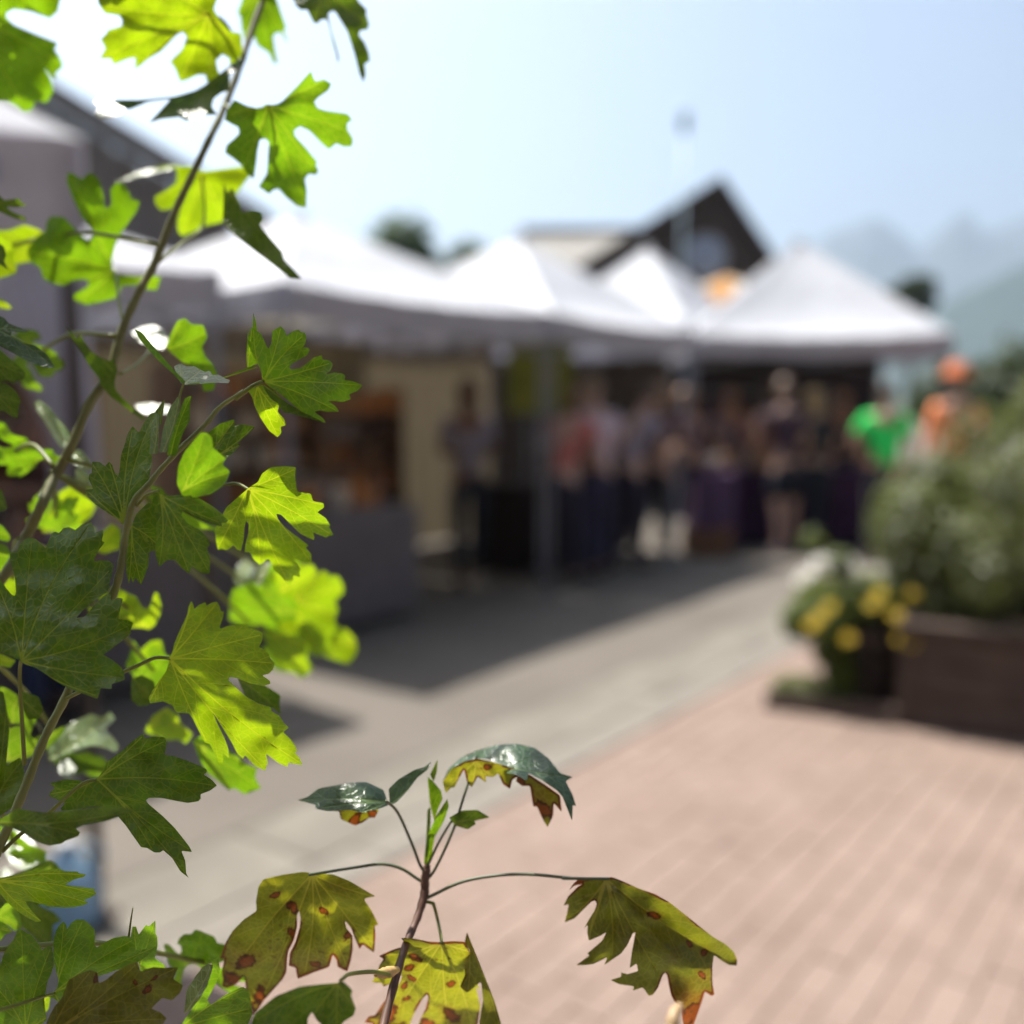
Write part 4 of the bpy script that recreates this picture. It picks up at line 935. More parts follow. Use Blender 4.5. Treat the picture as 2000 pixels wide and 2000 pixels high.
SHRUB = {}
def leaf(shrub, frame_, pts, base, tips, d, t, m, s=0.0, cup=0.0, ripple=0.0, spots=(), pet=None, petm=None, petr=3.0, fine=5.0, label=None):
    """one traced leaf blade: outline in photo pixels laid on its own tilted, cupped surface at real depth d (m)"""
    poly = fr(frame_, pts); b = fr(frame_, [base])[0]; tp = fr(frame_, tips); sp = [(*fr(frame_, [q[:2]])[0], 1.3 * q[2] / FR[frame_][2], (q[0] * 7.3) % 3.14, .5 + ((q[1] * 3.7) % 1) * .35) for q in spots]
    # round the outline a little
    out = []
    n = len(poly)
    for i in range(n):
        p0, p1, p2 = poly[i - 1], poly[i], poly[(i + 1) % n]
        out.append((p1[0] * .86 + p0[0] * .14, p1[1] * .86 + p0[1] * .14)); out.append(p1 if i % 1 else (p1[0] * .94 + (p0[0] + p2[0]) * .03, p1[1] * .94 + (p0[1] + p2[1]) * .03)); out.append((p1[0] * .86 + p2[0] * .14, p1[1] * .86 + p2[1] * .14))
    poly = out; n = len(poly)
    xs = [p[0] for p in poly]; ys = [p[1] for p in poly]; cx_, cy_ = (min(xs) + max(xs)) / 2, (min(ys) + max(ys)) / 2
    size = max(max(xs) - min(xs), max(ys) - min(ys))
    rnd = random.Random(int(b[0] * 13 + b[1] * 7)); curl = rnd.uniform(-.12, .16) if t != 'glint' else 0
    pts2 = [Vector(p) for p in poly]; edges = [(i, (i + 1) % n) for i in range(n)]
    mains = []; secs = []
    def ins(p): return inside(p, poly)
    if not ins(b):                                   # pull the vein origin just inside the blade
        for k in range(1, 40):
            q = (b[0] + (cx_ - b[0]) * k / 60, b[1] + (cy_ - b[1]) * k / 60)
            if ins(q): vb = q; break
        else: vb = (cx_, cy_)
    else: vb = b
    for tpt in tp:
        e = (vb[0] + (tpt[0] - vb[0]) * .97, vb[1] + (tpt[1] - vb[1]) * .97); L = math.hypot(e[0] - vb[0], e[1] - vb[1])
        nx, ny = -(e[1] - vb[1]) / max(L, 1), (e[0] - vb[0]) / max(L, 1); bow = rnd.uniform(-.05, .05) * L; pl = []
        for k in range(0, 15):
            f = k / 14; o_ = bow * math.sin(math.pi * f); q = (vb[0] + (e[0] - vb[0]) * f + nx * o_, vb[1] + (e[1] - vb[1]) * f + ny * o_)
            if k and not ins(q): 
                if f > .5: break
                continue
            pl.append(q)
        if len(pl) > 3: mains.append(pl)
    for pl in mains:
        L = math.hypot(pl[-1][0] - pl[0][0], pl[-1][1] - pl[0][1])
        if L < 30: continue
        for k, f in enumerate((.22, .34, .45, .56, .66, .76, .86)):
            i = min(len(pl) - 2, int(f * (len(pl) - 1))); a = pl[i]; dx, dy = pl[i + 1][0] - a[0], pl[i + 1][1] - a[1]; dl = math.hypot(dx, dy) or 1
            sd = 1 if k % 2 else -1; th = R(38 + rnd.uniform(-6, 8)) * sd; dx, dy = dx / dl, dy / dl
            ln = L * (.46 - .34 * f) * rnd.uniform(.8, 1.15); q2 = [a]
            for j in range(1, 7):
                ff = j / 6; tt = th * (1 - .35 * ff); ux, uy = dx * math.cos(tt) - dy * math.sin(tt), dx * math.sin(tt) + dy * math.cos(tt)
                q = (q2[-1][0] + ux * ln / 6, q2[-1][1] + uy * ln / 6)
                if not ins(q) or any(segd(q, m2[z], m2[z + 1]) < 3 for m2 in mains + secs if m2 is not pl for z in range(len(m2) - 1)): break
                q2.append(q)
            if len(q2) > 2: secs.append(q2)
    for ln in mains + secs:
        k0 = len(pts2); pts2 += [Vector(q) for q in ln]; edges += [(k0 + i, k0 + i + 1) for i in range(len(ln) - 1)]
    g = fine; y = min(ys); row = 0
    while y < max(ys):
        x = min(xs) + (g / 2 if row % 2 else 0)
        while x < max(xs):
            q = (x + rnd.uniform(-.4, .4), y + rnd.uniform(-.4, .4))
            if ins(q): pts2.append(Vector(q))
            x += g
        y += g * .87; row += 1
    vv, ee, ff, *_ = delaunay_2d_cdt(pts2, edges, [], 1, 1e-4)
    # CDT output 1 keeps everything inside the outer hull: drop triangles outside the outline
    ff = [f_ for f_ in ff if ins((sum(vv[i][0] for i in f_) / len(f_), sum(vv[i][1] for i in f_) / len(f_)))]
    tt, ts = (0, 0) if t == 'glint' else (math.tan(R(t)), math.tan(R(s))); px2m = d / 2000; world = []; a1 = []; a2 = []; tipa = []; spa = []
    far = max(math.hypot(q[0] - vb[0], q[1] - vb[1]) for q in poly); seed = rnd.uniform(0, 50)
    ray = lambda x, y: RT * ((x - 1000) / 2000) + UP * ((1000 - y) / 2000) + FW
    if t == 'glint':
        vd = -ray(cx_, cy_).normalized(); hn_ = -(vd + SUN_DIR); nrm_ = hn_
    else: nrm_ = FW - RT * ts + UP * tt
    k0_ = nrm_.dot(ray(cx_, cy_)) * d
    for p in vv:
        x, y = p[0], p[1]; ox, oy = (x - cx_) * px2m, (y - cy_) * px2m
        r = math.hypot(x - vb[0], y - vb[1]); m1 = min([segd((x, y), pl[i], pl[i + 1]) for pl in mains for i in range(len(pl) - 1)] or [99]); m2 = min([segd((x, y), pl[i], pl[i + 1]) for pl in secs for i in range(len(pl) - 1)] or [99])
        taper = .55 + .9 * (r / far); dd = min(d * 1.35, max(d * .7, k0_ / nrm_.dot(ray(x, y))))
        rr = math.hypot(x - cx_, y - cy_) / (size / 2)
        dd += cup * rr * rr * size / 2 * px2m                                     # cupping
        dd -= (.20 + ripple) * px2m * min(m1, 26 + 60 * ripple)                                   # blade bulges between the veins
        dd += noise.noise(Vector((x / 60, y / 60, seed))) * px2m * size * .085 + curl * (r / far) ** 2 * size * px2m
        world.append(P(x, y, dd)); a1.append(m1 * taper); a2.append(m2 * taper); tipa.append(min(1, max(0, (r / far - .35) * 1.8)))
        spa.append(max([1.15 - math.hypot(((x - q[0]) * math.cos(q[3]) + (y - q[1]) * math.sin(q[3])), (-(x - q[0]) * math.sin(q[3]) + (y - q[1]) * math.cos(q[3])) / q[4]) / q[2] for q in sp] or [-1]))
    root = SHRUB[shrub]; o3 = Vector(root.location)
    o = obj('leaf', [q - o3 for q in world], ff, m, root, True)
    eda = [edged((p[0], p[1]), poly) for p in vv] if m in (m_wilt, m_wilt2) else [99.0] * len(vv)
    for nm, da in (('edge', eda), ('vein1', a1), ('vein2', a2), ('tip', tipa), ('spot', spa)):
        o.data.attributes.new(nm, 'FLOAT', 'POINT').data.foreach_set('value', da)
    if label: o['label'] = label
    if pet:
        # petiole: list of (frame, x, y, depth); ends at the blade base
        dv = min(d * 1.35, max(d * .7, k0_ / nrm_.dot(ray(*vb))))
        path = [P(*fr(k, [(x, y)])[0], q) - o3 for (k, x, y, q) in pet] + [P(*b, dv + .0006) - o3, P(vb[0] * .6 + b[0] * .4, vb[1] * .6 + b[1] * .4, dv + .0006) - o3]
        path = smooth_path(path, 6); k = len(path)
        MB().tube(path, [petr * px2m * (1 - .25 * i / k) for i in range(k)], 8).build('petiole', petm or m_pet, o, True)
    return o
def stem(shrub, name, pts, rads, m, ground=None):
    """pts: (frame, x, y, depth); rads in photo pixels"""
    o3 = Vector(SHRUB[shrub].location)
    path = [P(*fr(k, [(x, y)])[0], q) for (k, x, y, q) in pts]; rr = [r * q[3] / 2000 for r, q in zip(rads, pts)]
    sp = smooth_path(path, 6); n = len(sp); rs = []
    for i in range(n):
        f = i / (n - 1) * (len(rr) - 1); k = min(int(f), len(rr) - 2); q = rr[k] + (rr[k + 1] - rr[k]) * (f - k)
        rs.append(q * (1 + .08 * math.sin(i * 1.9)))
    if ground:
        g_ = Vector(ground); sp += [sp[-1].lerp(g_, .3), sp[-1].lerp(g_, .65), g_]; rs += [rs[-1] * 1.05, rs[-1] * 1.2, rs[-1] * 1.4]
    return MB().tube([p - o3 for p in sp], rs, 10).build(name, m, SHRUB[shrub], True)

SHRUB['tall'] = tag(empty('currant_shrub', (-.22, .30, 0)), 'tall leafy currant shrub with bright lobed green leaves filling the left side', 'shrub')
SHRUB['wilt'] = tag(empty('currant_shrub', (-.06, .22, 0)), 'small wilting currant shoot with brown spotted drooping leaves at the bottom', 'shrub')

# ---- stems
stem('tall', 'stem', [('U', 1330, -60, .52), ('U', 1255, 140, .51), ('U', 1190, 330, .50), ('U', 1115, 530, .49), ('U', 1030, 710, .48), ('U', 950, 880, .475), ('U', 860, 1070, .47), ('U', 770, 1300, .465), ('U', 690, 1450, .46), ('U', 605, 1640, .455), ('U', 545, 1850, .45), ('V', 450, 570, .445), ('V', 360, 780, .44), ('V', 280, 930, .44), ('V', 205, 1090, .43), ('V', 130, 1240, .43), ('V', 60, 1380, .42), ('V', -60, 1600, .41), ('V', -160, 2300, .38)],
     [6, 6.2, 6.5, 6.6, 6.8, 7, 7.4, 8, 8.2, 8.6, 9, 9, 9.4, 10, 10.5, 11, 11, 11, 11], m_stemw, (-.24, .30, -.02))
stem('tall', 'stem', [('D', 560, 985, .371), ('D', 330, 1140, .370), ('D', 200, 1300, .369), ('V', 900, 800, .368), ('V', 800, 905, .367), ('V', 735, 985, .366), ('V', 662, 1070, .365), ('V', 625, 1220, .366), ('V', 600, 1390, .367), ('V', 560, 1530, .368), ('X', 460, 330, .372), ('X', 330, 655, .372), ('X', 225, 860, .37), ('X', 130, 1100, .368), ('X', 50, 1290, .366), ('X', -20, 1440, .365), ('X', -150, 1750, .36), ('X', -260, 2400, .34)],
     [4.2, 4.6, 5, 5.4, 5.6, 6, 6.4, 7.4, 8, 8.4, 8.4, 8.4, 8.6, 9, 9.4, 10, 11, 12], m_stem, (-.21, .28, -.02))
stem('wilt', 'stem', [('L', 886, 840, .412), ('L', 880, 890, .412), ('L', 870, 960, .411), ('M', 815, 420, .410), ('M', 750, 640, .405), ('M', 640, 900, .395), ('M', 540, 1230, .38), ('M', 420, 1700, .365), ('M', 300, 2300, .34)], [3, 8, 8.5, 8.6, 7.4, 7.6, 8.4, 9, 10], m_stemr, (-.06, .22, -.02))

# ---- tall shrub, upper leaves
leaf('tall', 'A', [(-200, -60), (200, -120), (580, -60), (555, 60), (545, 110), (470, 175), (300, 110), (130, 85), (60, 120), (60, 165), (130, 235), (330, 320), (545, 405), (515, 470), (560, 530), (590, 600), (585, 640), (525, 690), (540, 740), (490, 720), (420, 640), (470, 720), (500, 800), (500, 870), (440, 970), (340, 950), (290, 1050), (220, 1060), (150, 1000), (70, 960), (0, 960), (-150, 900), (-300, 600), (-320, 200)],
     (-250, 150), [(560, 30), (580, 600), (250, 1050)], .50, 32, m_fresh, s=10, pet=[('A', -700, 500, .48), ('A', -450, 250, .49)])
leaf('tall', 'U', [(500, -60), (485, 10), (520, 65), (590, 75), (608, 100), (605, 130), (535, 150), (530, 165), (500, 195), (525, 240), (495, 290), (550, 290), (565, 320), (640, 290), (672, 285), (672, 345), (740, 290), (800, 255), (880, 170), (910, 158), (928, 185), (905, 245), (845, 305), (870, 340), (895, 405), (930, 395), (985, 370), (1020, 372), (1028, 405), (1050, 430), (1100, 385), (1080, 345), (1072, 300), (1105, 268), (1140, 290), (1140, 320), (1180, 300), (1205, 260), (1195, 165), (1140, 155), (1095, 105), (1060, 45), (1080, -10), (1040, -80), (760, -120), (560, -100)],
     (1040, 70), [(490, 20), (500, 290), (680, 340), (900, 400), (1045, 425), (1190, 260), (700, -100)], .47, 40, m_fresh2, pet=[('U', 1215, 300, .495), ('U', 1120, 120, .48)], petm=m_petd, petr=4)
leaf('tall', 'B', [(560, -40), (500, 120), (530, 160), (540, 270), (575, 420), (660, 345), (690, 430), (740, 460), (800, 500), (845, 600), (880, 590), (855, 470), (838, 340), (870, 308), (915, 310), (950, 370), (985, 405), (935, 285), (965, 265), (920, 140), (870, -10), (850, -60), (700, -140)],
     (705, -60), [(560, 400), (860, 590), (975, 390), (520, 130)], .525, 26, m_fresh, s=-8)
leaf('tall', 'B', [(1020, -40), (1050, 50), (1100, 95), (1160, 90), (1220, 215), (1270, 220), (1275, 190), (1340, 180), (1360, 220), (1400, 400), (1430, 500), (1450, 605), (1458, 545), (1425, 420), (1385, 290), (1355, 130), (1400, 100), (1430, 120), (1540, 300), (1610, 520), (1650, 690), (1690, 780), (1710, 700), (1700, 600), (1750, 575), (1740, 500), (1700, 400), (1645, 330), (1665, 285), (1725, 280), (1745, 230), (1715, 140), (1720, 90), (1640, 10), (1620, -60), (1450, -160), (1200, -120)],
     (1320, -110), [(1250, 215), (1450, 580), (1690, 770), (1740, 240)], .475, -10, m_deep, s=6, pet=[('B', 900, -500, .50), ('B', 1200, -260, .49)])
leaf('tall', 'B', [(765, 985), (800, 990), (870, 985), (920, 960), (1050, 830), (1195, 670), (1210, 720), (1235, 770), (1320, 750), (1385, 790), (1360, 850), (1260, 920), (1225, 960), (1255, 1020), (1330, 1045), (1540, 1075), (1580, 1130), (1535, 1165), (1535, 1220), (1590, 1310), (1580, 1380), (1510, 1385), (1430, 1350), (1365, 1410), (1300, 1355), (1180, 1230), (1090, 1190), (1035, 1230), (1040, 1280), (1150, 1400), (1255, 1530), (1240, 1560), (1265, 1610), (1245, 1650), (1170, 1640), (1135, 1690), (1155, 1800), (1150, 1960), (1060, 1940), (960, 1860), (890, 1780), (840, 1790), (800, 1830), (700, 1760), (780, 1640), (790, 1480), (800, 1340), (760, 1305), (710, 1320), (690, 1420), (675, 1560), (655, 1690), (575, 1620), (540, 1560), (470, 1500), (385, 1440), (400, 1370), (470, 1310), (520, 1260), (510, 1200), (440, 1165), (380, 1130), (400, 1050), (470, 940), (590, 1000), (680, 1020), (740, 1010)],
     (790, 1000), [(1310, 770), (1580, 1250), (1150, 1930), (560, 1590), (420, 1080), (1230, 1600)], .455, 36, m_fresh, s=6, pet=[('B', 380, 980, .487), ('B', 520, 1120, .478), ('B', 680, 1060, .468)])
leaf('tall', 'U', [(560, 497), (700, 497), (870, 480), (970, 450), (1020, 420), (1100, 360), (1170, 300), (1215, 290), (1200, 320), (1140, 370), (1140, 450), (1100, 460), (1060, 490), (1050, 530), (1080, 570), (1020, 570), (985, 580), (925, 600), (890, 580), (800, 590), (740, 610), (850, 490), (740, 503), (640, 545), (560, 507)],
     (1200, 300), [(570, 500), (745, 605), (1020, 565)], .47, -22, m_teal, s=4)
leaf('tall', 'U', [(565, 495), (520, 478), (480, 490), (465, 508), (500, 528), (470, 556), (490, 588), (560, 580), (620, 552), (610, 530), (570, 515)], (600, 520), [(475, 500), (480, 575)], .50, 'glint', m_gloss)
leaf('tall', 'C', [(1060, 1090), (1060, 1000), (1090, 860), (1160, 720), (1290, 540), (1320, 450), (1240, 430), (1210, 350), (1180, 290), (1100, 270), (1040, 340), (1050, 480), (1020, 515), (985, 500), (975, 400), (940, 250), (870, 180), (820, 190), (770, 240), (680, 180), (630, 190), (630, 280), (690, 430), (770, 600), (870, 720), (875, 780), (840, 815), (800, 800), (700, 700), (600, 595), (480, 590), (440, 640), (430, 730), (350, 780), (260, 900), (260, 960), (300, 1030), (380, 1080), (400, 1170), (470, 1220), (610, 1245), (680, 1200), (790, 1185), (840, 1210), (820, 1260), (700, 1330), (700, 1380), (820, 1430), (950, 1400), (1070, 1370), (1120, 1340), (1150, 1250), (1290, 1240), (1380, 1280), (1480, 1290), (1520, 1170), (1450, 1150), (1310, 1160), (1140, 1140)],
     (1085, 1110), [(680, 220), (1240, 440), (270, 930), (560, 1235), (750, 1390), (1490, 1220)], .50, 22, m_fresh, s=8, pet=[('C', 1160, 1600, .46), ('C', 1120, 1380, .475)])
leaf('tall', 'U', [(760, 840), (820, 825), (880, 840), (875, 910), (820, 950), (770, 975), (770, 1010), (800, 1045), (870, 1030), (905, 1000), (880, 1100), (885, 1150), (905, 1172), (960, 1150), (1020, 1120), (1110, 1100), (1140, 1000), (1200, 930), (1260, 850), (1200, 825), (1010, 850), (940, 820)],
     (1000, 860), [(775, 990), (900, 1160), (1100, 1090), (1240, 850)], .53, 36, m_fresh2, pet=[('U', 785, 1300, .47), ('U', 900, 1210, .49), ('U', 1010, 1110, .515)])
leaf('tall', 'U', [(575, 905), (640, 870), (740, 835), (850, 812), (900, 815), (860, 840), (740, 862), (640, 890)], (880, 820), [(580, 902)], .56, -30, m_pale, s=-14)
leaf('tall', 'U', [(1110, 900), (1130, 960), (1150, 930), (1190, 1000), (1200, 1055), (1260, 1040), (1300, 1050), (1310, 1090), (1290, 1120), (1340, 1180), (1400, 1250), (1410, 1290), (1500, 1385), (1440, 1380), (1390, 1340), (1270, 1250), (1180, 1180), (1105, 1110), (1110, 1000)],
     (1112, 930), [(1490, 1380), (1300, 1070)], .46, -12, m_deep, s=-6)
leaf('tall', 'C', [(-60, 340), (40, 440), (180, 420), (200, 460), (260, 490), (150, 510), (60, 500), (120, 550), (240, 600), (250, 640), (130, 610), (0, 550), (-60, 540)], (-40, 450), [(255, 490), (245, 630)], .45, 5, m_deep)
leaf('tall', 'C', [(-80, 740), (20, 790), (90, 830), (130, 900), (120, 980), (160, 1080), (150, 1130), (60, 1160), (-80, 1190)], (-70, 960), [(120, 900), (150, 1110)], .48, 34, m_fresh2)
leaf('tall', 'C', [(-80, 1340), (30, 1380), (120, 1460), (60, 1470), (-80, 1430)], (-60, 1380), [(110, 1460)], .48, 25, m_fresh2)
leaf('tall', 'C', [(-60, 800), (40, 880), (60, 960), (40, 1010), (80, 1100), (20, 1060), (-60, 1000)], (-50, 880), [(70, 1090)], .43, -14, m_deep)
leaf('tall', 'E', [(-60, 60), (40, 100), (80, 150), (260, 220), (250, 240), (110, 230), (100, 270), (230, 340), (330, 360), (440, 440), (520, 570), (430, 570), (300, 530), (100, 420), (-60, 330)], (-50, 200), [(255, 228), (510, 565)], .40, -24, m_teal)
leaf('tall', 'E', [(-80, 340), (30, 420), (150, 530), (235, 600), (235, 670), (130, 710), (60, 690), (-80, 720)], (-70, 500), [(230, 640), (100, 700)], .415, 6, m_deep)
leaf('tall', 'E', [(-80, 690), (60, 720), (150, 790), (200, 890), (180, 930), (170, 1050), (110, 1030), (40, 980), (-80, 960)], (-70, 800), [(190, 900), (165, 1040)], .41, -10, m_deep)
leaf('tall', 'E', [(-80, 1650), (20, 1730), (40, 1800), (70, 1900), (20, 1930), (-80, 1900)], (-70, 1800), [(60, 1900)], .43, 0, m_deep)
leaf('tall', 'E', [(600, 180), (680, 240), (730, 300), (760, 260), (800, 330), (860, 420), (960, 480), (1030, 510), (1070, 480), (1110, 600), (1080, 700), (1090, 780), (1150, 850), (1250, 950), (1380, 1050), (1340, 1060), (1200, 960), (1050, 850), (950, 740), (930, 670), (850, 570), (780, 440), (700, 320)],
     (1060, 600), [(610, 195), (1370, 1050)], .44, 2, m_deep, s=10)
leaf('tall', 'E', [(1230, 240), (1330, 190), (1450, 165), (1550, 220), (1580, 300), (1540, 400), (1450, 370), (1330, 330), (1270, 290)], (1440, 380), [(1240, 245), (1450, 175), (1570, 280)], .50, 'glint', m_gloss, pet=[('E', 1130, 630, .45), ('E', 1290, 540, .47)], petm=m_pet)
leaf('tall', 'E', [(1270, 920), (1400, 900), (1600, 930), (1640, 970), (1580, 1000), (1420, 1010), (1350, 1000)], (1290, 930), [(1600, 950)], .50, 'glint', m_gloss)
leaf('tall', 'E', [(320, 900), (370, 870), (480, 960), (620, 1130), (690, 1240), (660, 1330), (570, 1330), (470, 1170), (340, 960)], (650, 1310), [(350, 890)], .46, -32, m_pale, s=-12)
leaf('tall', 'E', [(680, 1360), (760, 1340), (830, 1420), (880, 1500), (860, 1550), (760, 1520), (680, 1470)], (700, 1370), [(850, 1530)], .46, -32, m_pale, s=-12)
leaf('tall', 'E', [(710, 1520), (800, 1540), (860, 1600), (850, 1690), (770, 1720), (715, 1640)], (720, 1530), [(840, 1690)], .47, -32, m_pale, s=-12)
leaf('tall', 'E', [(350, 1790), (430, 1640), (500, 1540), (545, 1600), (470, 1740), (400, 1830)], (520, 1560), [(370, 1810)], .45, -32, m_pale, s=-12)
# leaves around the shoot in focus
leaf('tall', 'V', [(820, 300), (850, 230), (880, 170), (920, 155), (950, 185), (1010, 190), (1030, 250), (1000, 300), (1020, 350), (1060, 390), (1080, 440), (1060, 515), (1010, 520), (1000, 470), (980, 410), (900, 370)], (830, 310), [(900, 165), (1025, 230), (1060, 500)], .45, 22, m_fresh)
leaf('tall', 'E', [(1270, 210), (1330, 230), (1440, 360), (1560, 500), (1650, 600), (1750, 700), (1720, 722), (1640, 635), (1500, 510), (1380, 380), (1310, 290)], (1735, 715), [(1290, 225)], .372, 18, m_fresh, s=-30, pet=[('E', 1690, 960, .369), ('E', 1695, 840, .370)], petr=2.6)
leaf('tall', 'E', [(1640, 560), (1700, 530), (1760, 560), (1830, 555), (1889, 590), (1935, 610), (1979, 597), (1999, 637), (2069, 637), (2120, 670), (2169, 687), (2159, 717), (2050, 712), (1939, 715), (1839, 728), (1725, 735), (1690, 690)], (1725, 725), [(1700, 540), (1890, 600), (2160, 700)], .376, 'glint', m_gloss)
leaf('tall', 'D', [(-20, 930), (100, 905), (250, 880), (400, 840), (520, 790), (620, 755), (700, 760), (600, 790), (480, 830), (320, 880), (150, 920)], (690, 758), [(0, 925)], .374, -30, m_fresh, s=10)
leaf('tall', 'D', [(590, 760), (585, 640), (600, 390), (615, 480), (630, 370), (645, 420), (650, 240), (670, 310), (685, 400), (670, 470), (700, 600), (720, 720), (650, 740), (620, 760)], (600, 760), [(655, 260), (605, 410)], .378, 14, m_fresh, s=20)
leaf('tall', 'D', [(735, 885), (725, 800), (700, 740), (650, 650), (600, 540), (590, 490), (630, 520), (640, 380), (700, 430), (720, 440), (750, 500), (790, 590), (820, 540), (830, 420), (860, 400), (910, 372), (945, 410), (965, 465), (1020, 420), (1080, 405), (1100, 430), (1140, 435), (1152, 480), (1140, 540), (1120, 570), (1170, 575), (1182, 600), (1155, 650), (1080, 690), (1010, 730), (990, 765), (1010, 780), (1090, 770), (1150, 730), (1220, 670), (1298, 645), (1302, 685), (1370, 695), (1400, 730), (1390, 780), (1330, 830), (1410, 808), (1500, 820), (1520, 845), (1510, 880), (1590, 890), (1682, 930), (1640, 980), (1555, 1015), (1570, 1060), (1500, 1088), (1355, 1075), (1430, 1130), (1460, 1180), (1340, 1180), (1290, 1165), (1225, 1180), (1310, 1240), (1335, 1285), (1240, 1260), (1130, 1200), (1010, 1100), (900, 1010), (800, 940)],
     (735, 895), [(650, 400), (910, 385), (1120, 460), (1380, 720), (1670, 930), (1450, 1175)], .370, 6, m_fresh, s=-6, pet=[('D', 480, 1060, .371), ('D', 640, 940, .371)], petr=4.6, fine=4)
leaf('tall', 'D', [(600, 985), (640, 960), (740, 920), (760, 980), (840, 1080), (900, 1100), (880, 1180), (945, 1250), (955, 1310), (910, 1320), (915, 1380), (880, 1420), (800, 1360), (720, 1240), (660, 1120), (640, 1040)], (690, 940), [(945, 1300), (880, 1410), (660, 1110)], .375, 44, m_fresh2, s=10)
leaf('tall', 'D', [(740, 920), (840, 970), (960, 1090), (1110, 1180), (1330, 1285), (1120, 1230), (1000, 1195), (940, 1190), (880, 1100), (820, 1060), (760, 980)], (750, 930), [(1320, 1280)], .368, 8, m_deep, s=12)
leaf('tall', 'E', [(1165, 2060), (1100, 1990), (1000, 1930), (900, 1860), (830, 1790), (810, 1720), (880, 1715), (835, 1620), (840, 1580), (865, 1560), (870, 1455), (940, 1460), (990, 1500), (1030, 1455), (1060, 1490), (1085, 1570), (1115, 1605), (1130, 1520), (1140, 1400), (1180, 1280), (1200, 1200), (1250, 1120), (1310, 1185), (1360, 1080), (1420, 1000), (1470, 990), (1460, 1120), (1440, 1300), (1430, 1500), (1400, 1650), (1300, 1760), (1240, 1870), (1200, 2000)],
     (1168, 2060), [(870, 1470), (830, 1740), (1030, 1460), (1250, 1130), (1450, 1000)], .369, -12, m_shaded, s=4, fine=4)
leaf('tall', 'E', [(1405, 1390), (1430, 1150), (1470, 990), (1505, 1020), (1500, 1190), (1490, 1380)], (1450, 1380), [(1475, 1000)], .361, -20, m_pale, s=40)
leaf('tall', 'E', [(1500, 1370), (1540, 1130), (1600, 950), (1680, 840), (1700, 880), (1690, 1000), (1640, 1150), (1570, 1370)], (1540, 1360), [(1690, 855)], .362, -18, m_pale, s=30)
leaf('tall', 'E', [(1570, 1400), (1620, 1180), (1700, 980), (1740, 860), (1805, 835), (1790, 940), (1790, 1070), (1720, 1200), (1660, 1400)], (1610, 1390), [(1795, 845)], .363, 8, m_fresh, s=20)
leaf('tall', 'E', [(1460, 990), (1555, 860), (1545, 960), (1520, 1130), (1480, 1010)], (1510, 1110), [(1550, 870)], .366, -12, m_deep)
leaf('tall', 'D', [(150, 1640), (210, 1480), (230, 1370), (340, 1290), (470, 1250), (480, 1310), (545, 1295), (670, 1320), (590, 1400), (500, 1480), (530, 1490), (470, 1560), (390, 1630), (300, 1640), (220, 1700)], (150, 1680), [(660, 1322), (470, 1265), (520, 1495)], .378, -12, m_shaded, s=-4)
leaf('tall', 'D', [(90, 1450), (150, 1380), (210, 1375), (260, 1420), (270, 1520), (330, 1570), (390, 1620), (360, 1680), (430, 1740), (400, 1830), (340, 1900), (240, 1960), (100, 1990), (-20, 1970), (-70, 1860), (-60, 1700), (0, 1560)], (-20, 1930), [(190, 1385), (380, 1630), (420, 1760)], .335, 14, m_fresh, s=4)
leaf('tall', 'G', [(90, 300), (250, 330), (400, 310), (520, 350), (640, 420), (740, 500), (800, 560), (780, 590), (735, 580), (745, 625), (640, 590), (500, 530), (370, 460), (360, 520), (430, 600), (530, 650), (600, 720), (630, 790), (600, 820), (630, 930), (628, 1065), (545, 1060), (455, 995), (430, 1065), (360, 1010), (300, 930), (220, 940), (150, 1005), (110, 880), (120, 700), (125, 550), (80, 420)],
     (130, 280), [(770, 600), (620, 1050), (430, 1055), (150, 1000)], .352, 8, m_shaded, s=-4, pet=[('G', -60, 420, .366), ('G', 20, 330, .358)], fine=4)
leaf('tall', 'F', [(1230, 440), (1290, 300), (1400, 200), (1480, 230), (1500, 400), (1490, 650), (1410, 665), (1400, 800), (1330, 980), (1280, 910), (1250, 960), (1235, 900), (1215, 975), (1190, 850), (1195, 700), (1210, 560)], (1232, 410), [(1330, 970), (1490, 600), (1215, 960)], .374, -12, m_shaded)
leaf('tall', 'G', [(1000, 250), (1080, 200), (1120, 120), (1200, 60), (1340, 50), (1440, 60), (1430, 140), (1450, 290), (1580, 310), (1600, 380), (1700, 400), (1705, 440), (1640, 485), (1720, 540), (1765, 610), (1750, 620), (1795, 700), (1735, 715), (1725, 725), (1600, 675), (1615, 720), (1610, 748), (1540, 720), (1470, 680), (1380, 590), (1300, 510), (1255, 500), (1270, 550), (1340, 630), (1430, 700), (1560, 800), (1530, 820), (1585, 880), (1585, 965), (1500, 950), (1420, 930), (1490, 1030), (1470, 1040), (1480, 1100), (1415, 1080), (1410, 1140), (1375, 1175), (1290, 1080), (1230, 1030), (1190, 930), (1165, 930), (1130, 965), (1095, 980), (1040, 930), (1005, 865), (955, 860), (960, 790), (990, 680), (995, 600), (970, 565), (955, 620), (945, 760), (920, 850), (885, 840), (850, 795), (800, 840), (700, 840), (680, 720), (670, 660), (690, 600), (740, 520), (780, 440), (860, 370), (930, 310)],
     (985, 265), [(1430, 80), (1700, 420), (1780, 700), (1580, 950), (1375, 1165), (1100, 975), (700, 830)], .386, 40, m_fresh2, s=-4, pet=[('G', 420, 250, .37), ('G', 720, 230, .378), ('G', 880, 215, .381)], petr=3.4, fine=4)
